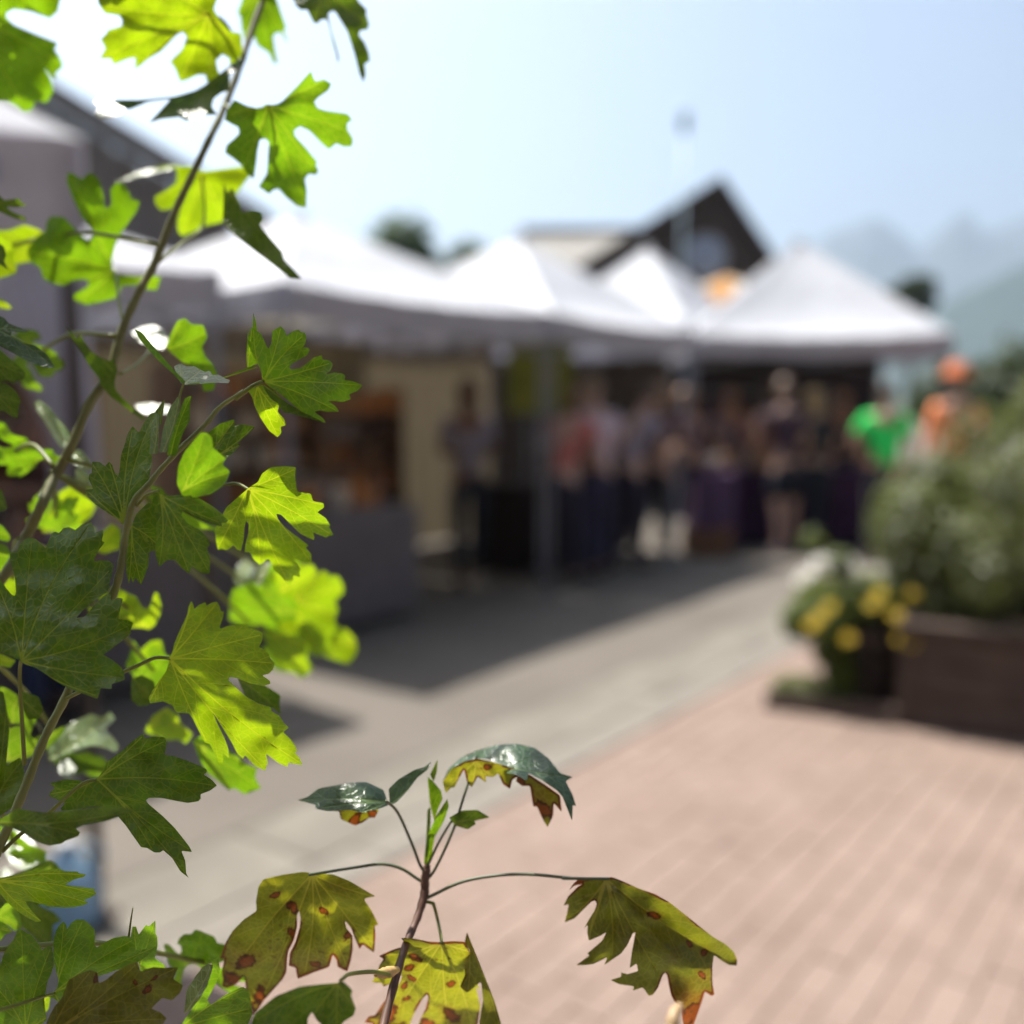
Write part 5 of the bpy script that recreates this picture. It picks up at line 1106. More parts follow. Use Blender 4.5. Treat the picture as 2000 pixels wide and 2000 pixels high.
leaf('tall', 'F', [(190, 1690), (100, 1650), (0, 1610), (-120, 1540), (-160, 1200), (-60, 880), (0, 920), (60, 1010), (110, 1070), (140, 1080), (152, 1040), (140, 900), (100, 760), (92, 665), (165, 655), (180, 600), (220, 560), (265, 530), (330, 540), (380, 580), (430, 632), (450, 580), (490, 490), (520, 475), (555, 490), (600, 440), (650, 432), (710, 460), (770, 410), (855, 378), (890, 440), (895, 490), (970, 455), (975, 500), (960, 560), (988, 580), (930, 650), (880, 755), (960, 745), (1030, 750), (1075, 790), (1060, 870), (1040, 940), (1020, 1040), (950, 1085), (870, 1145), (780, 1220), (718, 1292), (800, 1275), (890, 1165), (975, 1085), (1050, 1045), (1045, 1125), (1100, 1100), (1160, 1105), (1135, 1200), (1115, 1300), (1200, 1310), (1255, 1335), (1230, 1410), (1240, 1430), (1150, 1510), (1040, 1590), (975, 1635), (1080, 1700), (1150, 1760), (1170, 1800), (1178, 1875), (1054, 1913), (1054, 1960), (950, 1951), (921, 2055), (798, 2008), (703, 1980), (570, 1913), (342, 1761), (228, 1723)],
     (195, 1705), [(300, 540), (850, 395), (1050, 820), (1230, 1360), (1150, 1850), (-60, 900), (920, 2030)], .357, -15, m_shaded, s=-2, pet=[('X', 122, 1000, .366), ('X', 108, 760, .361), ('X', 98, 560, .357)], petr=4.4, fine=4)
leaf('tall', 'H', [(345, 690), (370, 640), (390, 560), (430, 460), (470, 380), (510, 290), (520, 220), (550, 162), (570, 200), (575, 240), (620, 200), (685, 175), (690, 210), (740, 180), (790, 168), (820, 220), (830, 260), (858, 262), (850, 320), (815, 410), (830, 420), (900, 395), (1000, 385), (1085, 380), (1085, 415), (1160, 430), (1225, 465), (1220, 530), (1190, 600), (1250, 630), (1285, 670), (1290, 700), (1335, 745), (1320, 810), (1280, 850), (1220, 865), (1240, 880), (1290, 915), (1295, 945), (1230, 965), (1100, 940), (980, 890), (910, 880), (900, 910), (960, 970), (1060, 1060), (1180, 1130), (1300, 1165), (1305, 1200), (1385, 1250), (1420, 1310), (1470, 1360), (1415, 1400), (1480, 1460), (1530, 1530), (1548, 1580), (1525, 1595), (1570, 1640), (1597, 1712), (1520, 1700), (1465, 1690), (1455, 1730), (1370, 1690), (1255, 1605), (1270, 1690), (1245, 1765), (1150, 1720), (1055, 1620), (1035, 1655), (980, 1600), (930, 1500), (850, 1370), (750, 1210), (800, 1330), (860, 1450), (900, 1560), (905, 1650), (845, 1595), (850, 1650), (845, 1700), (815, 1715), (780, 1620), (720, 1510), (675, 1500), (610, 1370), (560, 1270), (525, 1225), (405, 1215), (370, 1150), (280, 1110), (160, 1130), (145, 1080), (180, 1010), (250, 910), (310, 830), (330, 770)],
     (340, 705), [(550, 180), (790, 180), (1220, 480), (1330, 750), (1595, 1710), (1245, 1760), (815, 1710), (155, 1110)], .372, 36, m_fresh2, s=-4, pet=[('X', 330, 670, .371), ('X', 500, 590, .366), ('X', 680, 510, .366), ('X', 770, 470, .365)], petr=4.0, fine=4)
leaf('tall', 'I', [(840, 700), (880, 640), (920, 560), (1030, 480), (1130, 390), (1225, 320), (1245, 360), (1320, 345), (1410, 350), (1432, 400), (1410, 500), (1500, 515), (1600, 550), (1700, 590), (1770, 625), (1775, 650), (1745, 670), (1810, 710), (1862, 765), (1800, 810), (1720, 840), (1722, 880), (1700, 900), (1610, 915), (1500, 895), (1380, 870), (1280, 870), (1252, 890), (1270, 920), (1400, 1030), (1500, 1130), (1580, 1230), (1625, 1290), (1648, 1335), (1555, 1325), (1590, 1410), (1597, 1520), (1620, 1558), (1545, 1500), (1480, 1390), (1400, 1320), (1370, 1340), (1325, 1340), (1260, 1300), (1210, 1295), (1150, 1210), (1080, 1110), (1020, 1040), (980, 960), (800, 940), (660, 970), (530, 980), (520, 960), (560, 915), (500, 890), (420, 855), (425, 830), (470, 785), (425, 745), (560, 710), (680, 720), (760, 740)],
     (835, 712), [(1225, 340), (1420, 380), (1855, 765), (1640, 1330), (1610, 1540), (430, 840), (1320, 1330)], .372, 0, m_shaded, s=-3, pet=[('I', 20, 1330, .366), ('I', 180, 1180, .367), ('I', 420, 1000, .368), ('I', 690, 760, .369)], petr=4.2, fine=4)
leaf('tall', 'I', [(-60, 1080), (60, 1020), (150, 960), (260, 980), (400, 1000), (700, 965), (900, 935), (1050, 955), (1160, 985), (1080, 1010), (900, 1070), (720, 1100), (650, 1130), (690, 1165), (670, 1200), (560, 1240), (530, 1265), (420, 1282), (330, 1250), (210, 1170), (100, 1120), (-60, 1090)], (-40, 1083), [(1150, 985), (680, 1180), (430, 1275)], .338, 3, m_deep, s=-8)
leaf('tall', 'I', [(-60, -60), (30, -40), (60, 120), (80, 300), (50, 600), (170, 520), (210, 640), (180, 880), (100, 960), (-60, 1060)], (-50, 900), [(60, 0), (180, 560)], .395, -14, m_deep)
leaf('tall', 'I', [(190, -40), (330, 0), (370, 110), (340, 190), (240, 200), (200, 120)], (200, 30), [(350, 170)], .41, -12, m_deep)
leaf('tall', 'J', [(-60, 320), (0, 310), (120, 290), (300, 240), (480, 222), (640, 210), (720, 235), (860, 240), (880, 260), (955, 272), (930, 300), (820, 330), (720, 385), (800, 400), (940, 415), (1050, 430), (1050, 460), (1072, 490), (1000, 530), (930, 560), (980, 580), (940, 610), (830, 635), (720, 642), (560, 630), (450, 600), (350, 570), (290, 570), (300, 610), (370, 700), (460, 790), (400, 800), (300, 750), (180, 670), (80, 580), (0, 480), (-60, 400)], (-40, 345), [(950, 275), (1070, 488), (970, 585), (450, 790)], .372, 34, m_fresh2, fine=4)
leaf('tall', 'J', [(-80, 1500), (0, 1290), (40, 1150), (100, 1050), (150, 1000), (190, 900), (240, 880), (310, 930), (340, 930), (400, 1000), (440, 1060), (465, 1110), (520, 1070), (570, 1065), (590, 1150), (600, 1280), (570, 1370), (530, 1450), (510, 1560), (490, 1650), (500, 1760), (520, 1880), (420, 1980), (200, 2060), (-80, 2060)], (285, 2040), [(240, 895), (565, 1080), (-60, 1500), (520, 1860)], .362, 14, m_fresh, s=6, fine=4)
leaf('tall', 'J', [(620, 1560), (640, 1500), (650, 1440), (620, 1340), (600, 1240), (590, 1120), (595, 1000), (620, 900), (660, 830), (710, 790), (735, 830), (745, 880), (790, 810), (850, 770), (930, 770), (990, 820), (1050, 880), (1055, 960), (1050, 1060), (1080, 1080), (1150, 1030), (1260, 975), (1380, 955), (1470, 970), (1500, 1020), (1500, 1110), (1600, 1100), (1745, 1065), (1700, 1120), (1560, 1230), (1400, 1300), (1250, 1350), (1100, 1400), (950, 1450), (820, 1530), (720, 1600), (650, 1690), (600, 1650), (540, 1630)], (600, 1590), [(710, 800), (920, 780), (1490, 990), (1735, 1070), (650, 1680)], .366, 24, m_fresh, s=-4, pet=[('J', -60, 1790, .345), ('J', 150, 1730, .350), ('J', 400, 1650, .357)], petr=3.6, fine=4)
leaf('tall', 'J', [(500, 2060), (520, 1900), (600, 1740), (690, 1640), (760, 1440), (850, 1390), (1000, 1330), (1080, 1360), (1100, 1480), (1180, 1440), (1300, 1340), (1430, 1270), (1530, 1240), (1560, 1350), (1700, 1300), (1830, 1310), (1981, 1299), (1920, 1434), (2029, 1502), (2002, 1583), (1907, 1671), (1800, 1640), (1720, 1720), (1680, 1760), (1780, 1800), (1850, 1870), (1800, 1950), (1700, 2060)], (560, 2040), [(1010, 1340), (1530, 1255), (1970, 1305), (1840, 1870)], .350, -15, m_wilt2, spots=[(1640, 1545, 62), (1070, 1420, 55), (1500, 1470, 40), (1720, 1420, 34)])
leaf('tall', 'J', [(1450, 970), (1470, 850), (1510, 850), (1540, 940), (1620, 830), (1650, 850), (1725, 780), (1725, 930), (1745, 960), (1750, 1070), (1720, 1200), (1760, 1230), (1830, 1280), (1835, 1330), (1700, 1330), (1560, 1360), (1530, 1240), (1500, 1110)], (1540, 1330), [(1490, 860), (1720, 790), (1830, 1300)], .385, 28, m_fresh)
leaf('tall', 'K', [(250, 1350), (270, 1150), (340, 1040), (400, 960), (450, 935), (490, 945), (470, 1020), (440, 1110), (380, 1220), (290, 1320)], (255, 1345), [(470, 945)], .365, -32, m_pale, s=-12)
leaf('tall', 'K', [(480, 900), (530, 870), (545, 980), (520, 1080), (440, 1230), (470, 1270), (600, 1180), (730, 1120), (790, 1160), (800, 1250), (810, 1350), (760, 1470), (200, 1480), (280, 1350), (400, 1180), (460, 1050)], (215, 1460), [(530, 890), (740, 1130), (800, 1300)], .38, 26, m_fresh)
stem('tall', 'twig', [('J', 1430, 960, .37), ('J', 1450, 800, .37), ('J', 1475, 640, .371)], [2.2, 1.8, 1.0], m_pet)
# leaves farther back, out of focus
def back(fk, pts, base, tips, d, t, m, **kw): return leaf('tall', fk, pts, base, tips, d, t, m, fine=8, **kw)
back('G', [(820, 1300), (850, 1210), (930, 1180), (1000, 1130), (1090, 1200), (1180, 1190), (1250, 1270), (1330, 1250), (1460, 1330), (1440, 1420), (1450, 1500), (1300, 1520), (1250, 1580), (1100, 1540), (950, 1580), (880, 1530), (810, 1500)], (1450, 1450), [(830, 1250), (1000, 1140), (820, 1490)], .58, 34, m_fresh)
back('G', [(1370, 1250), (1480, 1180), (1560, 1100), (1640, 1090), (1700, 1030), (1760, 1090), (1830, 1080), (1890, 1180), (1890, 1250), (1800, 1330), (1840, 1400), (1800, 1500), (1830, 1570), (1760, 1680), (1780, 1780), (1640, 1850), (1520, 1800), (1490, 1700), (1460, 1650), (1400, 1400)], (1400, 1320), [(1700, 1050), (1880, 1200), (1820, 1450), (1650, 1830)], .60, 32, m_fresh2)
back('G', [(1130, 1600), (1220, 1580), (1300, 1640), (1500, 1650), (1560, 1760), (1540, 1860), (1610, 1960), (1500, 2060), (1420, 2000), (1330, 1990), (1280, 1900), (1180, 1820)], (1200, 1620), [(1550, 1750), (1580, 1990)], .58, 34, m_fresh2)
back('G', [(1230, 1060), (1330, 1010), (1420, 950), (1510, 990), (1590, 970), (1650, 1060), (1560, 1110), (1500, 1160), (1400, 1250), (1290, 1280)], (1300, 1240), [(1430, 960), (1630, 1050)], .56, 40, m_fresh2)
back('G', [(850, 1100), (900, 980), (980, 900), (1060, 960), (1040, 1060), (980, 1150), (900, 1180)], (880, 1160), [(990, 920)], .60, -28, m_pale, s=-14)
back('G', [(1030, 1130), (1090, 1010), (1170, 930), (1200, 990), (1150, 1090), (1090, 1190)], (1060, 1180), [(1180, 945)], .50, -30, m_pale, s=-14)
back('H', [(560, 1480), (640, 1430), (750, 1440), (850, 1560), (960, 1600), (1060, 1700), (1170, 1740), (1150, 1830), (1210, 1932), (1050, 1990), (960, 1930), (900, 1950), (760, 1830), (700, 1780), (620, 1650)], (580, 1500), [(1160, 1750), (1180, 1920), (910, 1940)], .46, 30, m_fresh)
back('H', [(110, 1400), (150, 1300), (200, 1230), (330, 1160), (420, 1230), (440, 1310), (565, 1420), (500, 1510), (420, 1470), (300, 1480), (220, 1440)], (300, 1180), [(550, 1420), (130, 1390)], .50, 40, m_fresh2)
back('H', [(20, 760), (50, 660), (80, 620), (170, 540), (260, 530), (290, 620), (230, 700), (220, 760), (160, 800), (100, 890), (10, 900)], (40, 880), [(260, 550), (220, 750)], .52, 36, m_fresh2)
back('H', [(980, 880), (1100, 930), (1250, 960), (1390, 1050), (1380, 1140), (1400, 1240), (1310, 1170), (1180, 1130), (1060, 1060)], (990, 890), [(1390, 1200)], .42, -12, m_deep)
back('H', [(-20, 900), (80, 860), (200, 920), (220, 1020), (150, 1140), (60, 1160), (-20, 1100)], (0, 900), [(180, 1100)], .44, -12, m_deep)
back('F', [(400, 480), (420, 380), (500, 250), (560, 100), (640, 60), (700, 0), (790, 20), (850, 60), (880, 160), (900, 250), (860, 330), (780, 380), (700, 470), (600, 420), (520, 470)], (420, 460), [(700, 20), (880, 230), (690, 450)], .52, 32, m_fresh2)
back('F', [(900, 560), (960, 480), (1050, 400), (1130, 440), (1150, 540), (1130, 640), (1060, 660), (980, 690), (920, 660)], (920, 640), [(1100, 420), (1130, 640)], .48, 32, m_fresh2)
back('F', [(1100, 1320), (1120, 1230), (1190, 1200), (1270, 1270), (1270, 1340), (1180, 1400)], (1110, 1300), [(1260, 1300)], .46, 34, m_fresh2)
back('F', [(1080, 1130), (1130, 1010), (1190, 1040), (1180, 1120), (1120, 1160)], (1090, 1120), [(1170, 1040)], .46, 34, m_fresh2)
back('F', [(-80, 370), (20, 420), (70, 480), (100, 530), (80, 570), (20, 560), (-80, 520)], (-70, 450), [(95, 545)], .44, 26, m_fresh)
back('F', [(-80, 570), (60, 600), (100, 680), (80, 760), (80, 800), (20, 835), (-80, 800)], (-70, 680), [(90, 720)], .44, 28, m_fresh)
back('F', [(-100, 1580), (40, 1640), (150, 1690), (100, 1760), (0, 1740), (-100, 1700)], (-90, 1640), [(140, 1700)], .42, 34, m_fresh2)
back('I', [(400, 500), (440, 400), (480, 330), (560, 270), (620, 220), (700, 190), (780, 150), (880, 180), (950, 130), (990, 200), (900, 280), (960, 340), (1020, 420), (1000, 480), (900, 440), (800, 420), (700, 440), (600, 480), (420, 560)], (420, 540), [(960, 150), (1010, 440)], .50, -40, m_pale, s=-16, pet=[('I', 100, 250, .44), ('I', 240, 240, .46), ('I', 340, 260, .48)], petm=m_petd)
back('I', [(480, 540), (600, 500), (740, 470), (880, 520), (950, 600), (900, 660), (760, 640), (640, 680), (520, 640)], (490, 560), [(930, 610)], .52, -14, m_deep)
back('I', [(500, 640), (520, 560), (590, 540), (650, 610), (640, 690), (560, 710)], (510, 690), [(610, 560)], .50, 'glint', m_gloss)
back('I', [(60, 1200), (120, 1130), (220, 1180), (300, 1260), (330, 1360), (310, 1460), (200, 1490), (90, 1440), (40, 1320)], (60, 1420), [(300, 1270), (320, 1430)], .50, 'glint', m_pale)
back('I', [(0, 1500), (60, 1460), (110, 1500), (100, 1560), (20, 1560)], (10, 1540), [(100, 1500)], .50, 'glint', m_gloss)
back('I', [(-60, 1600), (20, 1640), (60, 1760), (0, 1830), (-60, 1800)], (-50, 1640), [(40, 1780)], .40, -10, m_deep)
back('J', [(-60, 660), (80, 590), (160, 600), (230, 760), (240, 880), (160, 900), (80, 830), (-60, 820)], (-40, 740), [(220, 860), (150, 610)], .42, 26, m_fresh)
back('J', [(-60, 760), (60, 820), (140, 910), (60, 940), (0, 1010), (-60, 1030)], (-50, 880), [(130, 905)], .39, 20, m_fresh)
back('J', [(150, 600), (290, 560), (450, 620), (600, 690), (690, 790), (590, 830), (580, 1000), (560, 1070), (470, 1090), (420, 1020), (340, 930), (250, 870), (200, 740)], (170, 620), [(680, 790), (560, 1060)], .46, -12, m_deep)
back('J', [(260, 1800), (420, 1700), (520, 1600), (560, 1640), (540, 1760), (440, 1900), (260, 1960)], (280, 1930), [(540, 1620)], .40, 30, m_fresh2)

# ---- wilting shoot
leaf('wilt', 'K', [(1470, 200), (1350, 195), (1220, 180), (1050, 205), (900, 240), (860, 300), (840, 420), (845, 500), (740, 570), (650, 660), (590, 760), (545, 890), (580, 890), (560, 1010), (570, 1060), (560, 1120), (600, 1135), (680, 1100), (745, 1025), (755, 1120), (760, 1250), (795, 1255), (815, 1360), (850, 1320), (900, 1240), (980, 1150), (1060, 1060), (1090, 1000), (1096, 900), (1105, 830), (1150, 740), (1178, 630), (1176, 540), (1192, 498), (1208, 560), (1198, 640), (1162, 760), (1116, 850), (1108, 950), (1165, 965), (1180, 1060), (1300, 1010), (1440, 960), (1470, 860), (1500, 900), (1510, 960), (1590, 1000), (1620, 900), (1635, 800), (1630, 700), (1580, 640), (1570, 580), (1620, 640), (1650, 720), (1690, 815), (1715, 775), (1810, 845), (1820, 700), (1815, 620), (1845, 615), (1790, 500), (1730, 410), (1740, 395), (1820, 380), (1700, 310), (1600, 250)],
     (1300, 200), [(1810, 840), (1600, 990), (1240, 1030), (860, 1290), (575, 1110), (1810, 385)], .405, 26, m_wilt, cup=.25, ripple=.12, spots=[(1140, 475, 52), (1395, 500, 45), (1140, 690, 58), (1330, 940, 48), (1600, 690, 50), (760, 920, 95), (650, 1060, 90), (870, 1190, 80), (1000, 370, 45)], pet=[('L', 872, 985, .411), ('L', 815, 950, .411), ('L', 720, 890, .41), ('L', 590, 862, .408), ('L', 420, 885, .405)], petm=m_petd, petr=3.4, fine=4, label='yellowing left leaf with brown burnt spots')
leaf('wilt', 'M', [(960, 870), (860, 865), (720, 835), (595, 830), (630, 880), (620, 910), (520, 940), (385, 1000), (430, 1030), (390, 1090), (370, 1160), (320, 1250), (410, 1255), (430, 1290), (500, 1260), (560, 1200), (605, 1180), (590, 1240), (530, 1330), (430, 1440), (350, 1560), (290, 1570), (250, 1630), (330, 1640), (320, 1760), (690, 1760), (680, 1640), (720, 1540), (800, 1400), (840, 1360), (855, 1390), (830, 1490), (760, 1640), (740, 1760), (1330, 1760), (1320, 1640), (1345, 1480), (1300, 1290), (1340, 1330), (1290, 1180), (1200, 1090), (1250, 970), (1195, 865), (1080, 860), (1010, 865)],
     (980, 870), [(400, 1000), (1240, 960), (1290, 1740), (1050, 1750), (400, 1740), (330, 1250)], .408, 34, m_wilt, cup=.1, ripple=.06, spots=[(730, 1020, 62), (680, 1110, 50), (690, 1210, 48), (630, 1280, 46), (1068, 1265, 42), (1075, 1560, 92), (850, 1640, 80), (470, 1560, 120), (560, 1680, 90), (640, 1400, 40)], pet=[('M', 800, 480, .409), ('M', 885, 500, .409), ('M', 905, 520, .409), ('M', 950, 700, .408)], petm=m_pet, petr=3.6, fine=4, label='yellow leaf with large orange brown spots')
leaf('wilt', 'M', [(1195, 1090), (1210, 1000), (1250, 960), (1195, 870), (1218, 775), (1260, 880), (1330, 1050), (1400, 1230), (1480, 1430), (1540, 1640), (1570, 1760), (1420, 1760), (1330, 1640), (1370, 1420), (1350, 1240), (1220, 1350), (1150, 1290), (1200, 1180)], (1225, 850), [(1540, 1720), (1230, 1330)], .400, 10, m_wilt2, s=-22)
leaf('wilt', 'N', [(330, 185), (480, 165), (660, 160), (760, 200), (900, 265), (1060, 320), (1200, 400), (1400, 560), (1600, 720), (1720, 790), (1800, 860), (1835, 940), (1830, 995), (1760, 990), (1690, 950), (1615, 895), (1600, 1000), (1600, 1150), (1620, 1270), (1590, 1280), (1530, 1240), (1500, 1340), (1450, 1480), (1420, 1560), (1330, 1570), (1300, 1400), (1240, 1330), (1210, 1270), (1190, 1180), (1175, 1090), (1155, 1060), (1130, 1090), (1090, 1200), (1040, 1270), (1000, 1280), (945, 1200), (850, 1230), (860, 1190), (720, 1170), (640, 1130), (740, 1100), (740, 1060), (800, 1075), (900, 1045), (885, 975), (820, 1020), (840, 870), (875, 680), (850, 690), (800, 800), (740, 880), (580, 990), (610, 915), (480, 980), (400, 990), (315, 990), (440, 900), (420, 880), (560, 760), (600, 680), (540, 715), (435, 760), (420, 680), (425, 610), (385, 650), (430, 570), (490, 470), (510, 410), (495, 382), (460, 390), (380, 470), (300, 550), (205, 590), (230, 500), (245, 415), (195, 430), (240, 340), (330, 250), (370, 225), (300, 240), (245, 285), (290, 220)],
     (600, 175), [(205, 590), (435, 755), (330, 985), (1000, 1280), (1410, 1550), (1830, 990), (640, 1130)], .398, 8, m_wilt2, s=-4, cup=.2, ripple=.35, spots=[(1520, 870, 50), (1380, 790, 40), (1500, 1080, 50), (1400, 1450, 160), (1050, 520, 60)], pet=[('L', 862, 1085, .409), ('L', 910, 1062, .409), ('L', 1130, 965, .408), ('L', 1450, 925, .405), ('L', 1780, 950, .402), ('N', 200, 172, .40)], petm=m_petd, petr=3.6, fine=4, label='drooping crumpled leaf at the right end of the shoot')
leaf('wilt', 'L', [(640, 490), (610, 395), (500, 345), (400, 350), (200, 385), (130, 440), (65, 460), (180, 490), (180, 515), (260, 530), (400, 520), (480, 540), (560, 520), (620, 500)], (630, 470), [(75, 460), (200, 510), (470, 535)], .40, 'glint', m_teal, cup=.55, pet=[('L', 876, 915, .411), ('L', 840, 870, .411), ('L', 790, 740, .410), ('L', 700, 540, .405)], petm=m_petd, petr=3.4)
leaf('wilt', 'L', [(260, 528), (330, 530), (340, 580), (430, 620), (480, 600), (520, 570), (555, 570), (580, 520), (540, 500), (400, 515)], (480, 505), [(430, 612), (570, 560)], .412, 16, m_wilt, spots=[(430, 590, 60), (540, 545, 40)])
leaf('wilt', 'L', [(650, 490), (640, 390), (700, 330), (800, 270), (870, 250), (910, 215), (885, 270), (820, 320), (770, 390), (690, 475)], (660, 480), [(900, 225)], .405, -40, m_teal, s=-20)
leaf('wilt', 'L', [(980, 345), (1020, 260), (1100, 190), (1200, 145), (1330, 110), (1450, 105), (1560, 130), (1650, 200), (1720, 290), (1800, 315), (1755, 340), (1800, 430), (1820, 500), (1800, 490), (1795, 590), (1770, 530), (1735, 440), (1700, 400), (1600, 330), (1520, 290), (1510, 340), (1440, 300), (1380, 290), (1330, 240), (1270, 200), (1180, 200), (1100, 230), (1040, 300)], (1190, 200), [(990, 340), (1810, 490), (1790, 318), (1510, 335)], .402, 'glint', m_teal, cup=.6, pet=[('L', 876, 960, .411), ('L', 920, 915, .411), ('L', 980, 800, .410), ('L', 1050, 640, .409), ('L', 1120, 420, .408)], petm=m_petd, petr=3.2)
leaf('wilt', 'L', [(980, 345), (1040, 260), (1120, 215), (1200, 200), (1300, 220), (1420, 260), (1530, 300), (1650, 380), (1720, 430), (1730, 535), (1690, 490), (1680, 480), (1675, 560), (1640, 632), (1600, 560), (1575, 500), (1550, 500), (1530, 370), (1480, 370), (1440, 340), (1450, 315), (1420, 330), (1405, 390), (1360, 360), (1330, 290), (1300, 315), (1250, 310), (1255, 350), (1200, 310), (1165, 380), (1135, 350), (1115, 265), (1080, 330), (1055, 380), (1035, 380), (1000, 415)], (1190, 215), [(1000, 400), (1165, 370), (1250, 340), (1400, 380), (1640, 625)], .412, 16, m_wilt, spots=[(1265, 250, 40), (1620, 520, 70), (1470, 340, 45)])
leaf('wilt', 'L', [(885, 310), (920, 340), (970, 400), (980, 450), (950, 520), (930, 600), (900, 480)], (925, 590), [(890, 320), (975, 420)], .409, 0, m_fresh)
leaf('wilt', 'L', [(900, 300), (950, 200), (945, 280), (925, 345)], (920, 340), [(948, 210)], .409, 4, m_deep)
leaf('wilt', 'L', [(860, 860), (880, 700), (940, 560), (1010, 450), (1020, 500), (990, 590), (930, 690), (905, 860)], (880, 850), [(1012, 460)], .410, 4, m_fresh)
leaf('wilt', 'L', [(1020, 570), (1100, 525), (1200, 520), (1280, 570), (1180, 590), (1190, 610), (1140, 645), (1060, 620)], (1030, 600), [(1275, 568), (1150, 640)], .408, -8, m_deep, pet=[('L', 882, 880, .411), ('L', 960, 720, .410)], petm=m_petd, petr=2.6)
leaf('wilt', 'L', [(880, 640), (885, 520), (905, 500), (905, 600), (895, 760), (880, 860), (868, 860)], (875, 855), [(895, 510)], .411, -6, m_deep)
leaf('wilt', 'K', [(790, 1560), (800, 1428), (830, 1340), (1000, 1200), (1200, 1120), (1380, 1100), (1500, 1090), (1560, 1080), (1630, 1150), (1620, 1200), (1660, 1300), (1640, 1360), (1560, 1410), (1520, 1470), (1420, 1470), (1340, 1400), (1300, 1330), (1265, 1380), (1260, 1480), (1200, 1560)], (1560, 1050), [(1650, 1290), (1500, 1460), (1200, 1550), (830, 1400)], .325, 2, m_shaded, pet=[('M', 500, 1180, .375), ('M', 330, 1150, .360), ('M', 120, 1170, .345)], petm=m_pet, petr=5)
stem('wilt', 'leaf_bud', [('M', 560, 1130, .381), ('M', 490, 1150, .376), ('M', 420, 1165, .372), ('M', 350, 1175, .368)], [6, 11, 10, 4], mat('cream_orange_bud', (0.4356, 0.2772, 0.1056), .45, .45, scale=70, var=.3))
stem('wilt', 'twig_tip', [('N', 1290, 1380, .29), ('N', 1235, 1480, .285), ('N', 1200, 1800, .28), ('N', 1000, 3000, .26)], [8, 13, 13, 12], mat('peach_twig', (0.33, 0.2244, 0.1188), .5, .4, scale=60, var=.3), (-.03, .22, -.02))

# ---- added branches and leaves out of view, placed to shade the leaves in view
BR = [smooth_path([(-.24, .32, -.02), (-.31, .36, .5), (-.36, .42, 1.1), (-.36, .47, 1.5), (-.32, .50, 1.80), (-.24, .54, 1.95)], 8),
      smooth_path([(-.26, .36, -.02), (-.36, .46, .6), (-.40, .55, 1.3), (-.33, .62, 1.9), (-.20, .66, 2.08), (-.02, .70, 2.14), (.08, .72, 2.13)], 8)]
for br in BR:
    o3 = Vector(SHRUB['tall'].location); MB().tube([p - o3 for p in br], [.0055 - .0035 * i / len(br) for i in range(len(br))], 8).build('stem', m_stemw, SHRUB['tall'], True)
src = [o for o in SHRUB['tall'].children if o.name.startswith('leaf') and len(o.data.vertices) > 900]
rnd = random.Random(77)
def shade_leaf(x, y, d, size=.05):
    t = P(x, y, d); k = .02
    while k < 1.2:
        q = t + SUN_DIR * k; v = q - CAM; dep = v.dot(FW); mg = size * .62 / dep
        if abs(v.dot(RT)) / dep > .5 + mg or abs(v.dot(UP)) / dep > .5 + mg: break
        k += .01
    q = t + SUN_DIR * (k + rnd.uniform(0, .03)); so = rnd.choice(src); me = so.data.copy(); c = Vector((0, 0, 0))
    for v in me.vertices: c += v.co
    c /= len(me.vertices); n0 = Vector((0, 0, 0))
    for p_ in me.polygons: n0 += p_.normal * p_.area
    ext = max((v.co - c).length for v in me.vertices); sc = size / 1.7 / ext
    rot = Matrix.Rotation(rnd.uniform(0, 6.28), 3, SUN_DIR) @ n0.normalized().rotation_difference((SUN_DIR + Vector((rnd.gauss(0, .2), rnd.gauss(0, .2), rnd.gauss(0, .2)))).normalized()).to_matrix()
    o3 = Vector(SHRUB['tall'].location)
    for v in me.vertices: v.co = (rot @ (v.co - c)) * sc + q - o3
    o = objm('leaf', me, None, SHRUB['tall']); near = min((p for br in BR for p in br), key=lambda p: (p - q).length)
    mid = (near + q) / 2 + Vector((0, 0, .012)); MB().tube([p - o3 for p in smooth_path([near, mid, q], 5)], .0011, 6).build('petiole', m_pet, o, True)
for (x, y, d, sz) in ((50, 1060, .357, .055), (150, 1150, .357, .055), (70, 1240, .357, .055), (200, 1230, .357, .05), (170, 1040, .357, .05), (110, 1320, .357, .045), (215, 940, .369, .05), (260, 880, .369, .045), (230, 1000, .369, .04),
                      (475, 680, .37, .035), (570, 650, .37, .035), (640, 740, .37, .03), (260, 1500, .372, .04), (340, 1540, .372, .04), (200, 1540, .372, .03), (250, 1930, .35, .06), (330, 1900, .35, .05), (180, 1960, .35, .05),
                      (90, 1620, .338, .045), (330, 1360, .372, .026), (570, 1475, .372, .024), (510, 1235, .372, .016), (550, 1085, .386, .024), (380, 1080, .352, .035), (330, 1020, .352, .03),
                      (520, 1700, .405, .03), (480, 1850, .405, .03), (1180, 1760, .398, .04), (1250, 1850, .398, .03), (560, 1930, .325, .045), (650, 1900, .325, .04), (60, 1450, .395, .05), (40, 1540, .395, .05)):
    shade_leaf(x, y, d, sz)

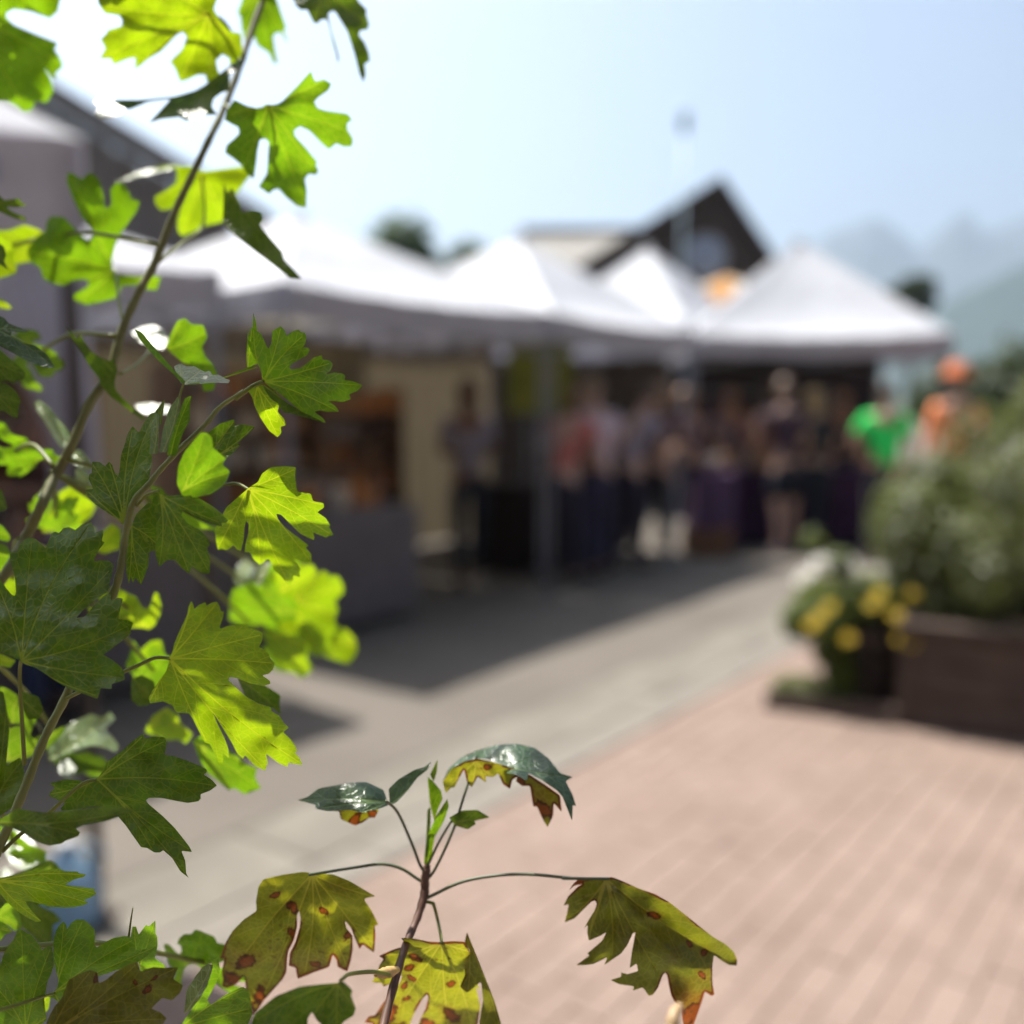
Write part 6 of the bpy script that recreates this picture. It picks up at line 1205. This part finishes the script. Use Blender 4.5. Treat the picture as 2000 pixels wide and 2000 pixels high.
# a few more leaves inside the shrub, farther back
def fill_leaf(x, y, d, size, m):
    so = rnd.choice(src); me = so.data.copy(); me.materials.clear(); me.materials.append(m); c = Vector((0, 0, 0)); n0 = Vector((0, 0, 0))
    for v in me.vertices: c += v.co
    c /= len(me.vertices)
    for p_ in me.polygons: n0 += p_.normal * p_.area
    ext = max((v.co - c).length for v in me.vertices); sc = size / 1.7 / ext; q = P(x, y, d); o3 = Vector(SHRUB['tall'].location)
    to = (FW + UP * rnd.uniform(.1, 1.0) + RT * rnd.uniform(-.4, .4)).normalized(); n0.normalize()
    if n0.dot(to) < 0: n0 = -n0
    rot = Matrix.Rotation(rnd.uniform(0, 6.28), 3, to) @ n0.rotation_difference(to).to_matrix()
    for v in me.vertices: v.co = (rot @ (v.co - c)) * sc + q - o3
    o = objm('leaf', me, None, SHRUB['tall']); stp = [p for ch in SHRUB['tall'].children if ch.name.startswith('stem') for p in (ch.matrix_basis @ vv_.co + o3 for vv_ in list(ch.data.vertices)[::10])]
    near = min(stp, key=lambda p: (p - q).length); MB().tube([p - o3 for p in smooth_path([near, (near + q) / 2 + Vector((0, 0, .006)), q], 5)], .0010, 6).build('petiole', m_pet, o, True)
for (x, y, d, sz, m) in ((110, 1010, .50, .04, m_fresh), (25, 1130, .46, .035, m_fresh2), (20, 1420, .45, .04, m_shaded), (130, 1470, .52, .045, m_shaded), (55, 1740, .45, .04, m_shaded), (300, 1310, .50, .035, m_fresh), (250, 1190, .47, .03, m_fresh2), (575, 1150, .63, .05, m_fresh), (620, 1240, .64, .05, m_fresh2), (545, 1270, .62, .045, m_fresh), (30, 880, .47, .04, m_fresh), (330, 1010, .45, .035, m_fresh), (400, 1880, .44, .04, m_fresh), (30, 1650, .46, .04, m_fresh), (20, 480, .52, .04, m_fresh2), (60, 700, .5, .035, m_shaded)):
    fill_leaf(x, y, d, sz, m)

# ================================================================== AIR
hz, hm = 16000, bpy.data.materials.new('haze'); hm.use_nodes = True; hn = hm.node_tree.nodes; hn.remove(hn['Principled BSDF'])
pv = hn.new('ShaderNodeVolumePrincipled'); pv.inputs['Color'].default_value = (.72, .85, 1.0, 1); pv.inputs['Density'].default_value = 3.1e-4; pv.inputs['Anisotropy'].default_value = .68
hm.node_tree.links.new(pv.outputs[0], hn['Material Output'].inputs['Volume'])
mb = MB(); mb.box((0, 0, 369), (9000, 9000, 740.2)); tag(mb.build('haze', hm), kind='stuff')
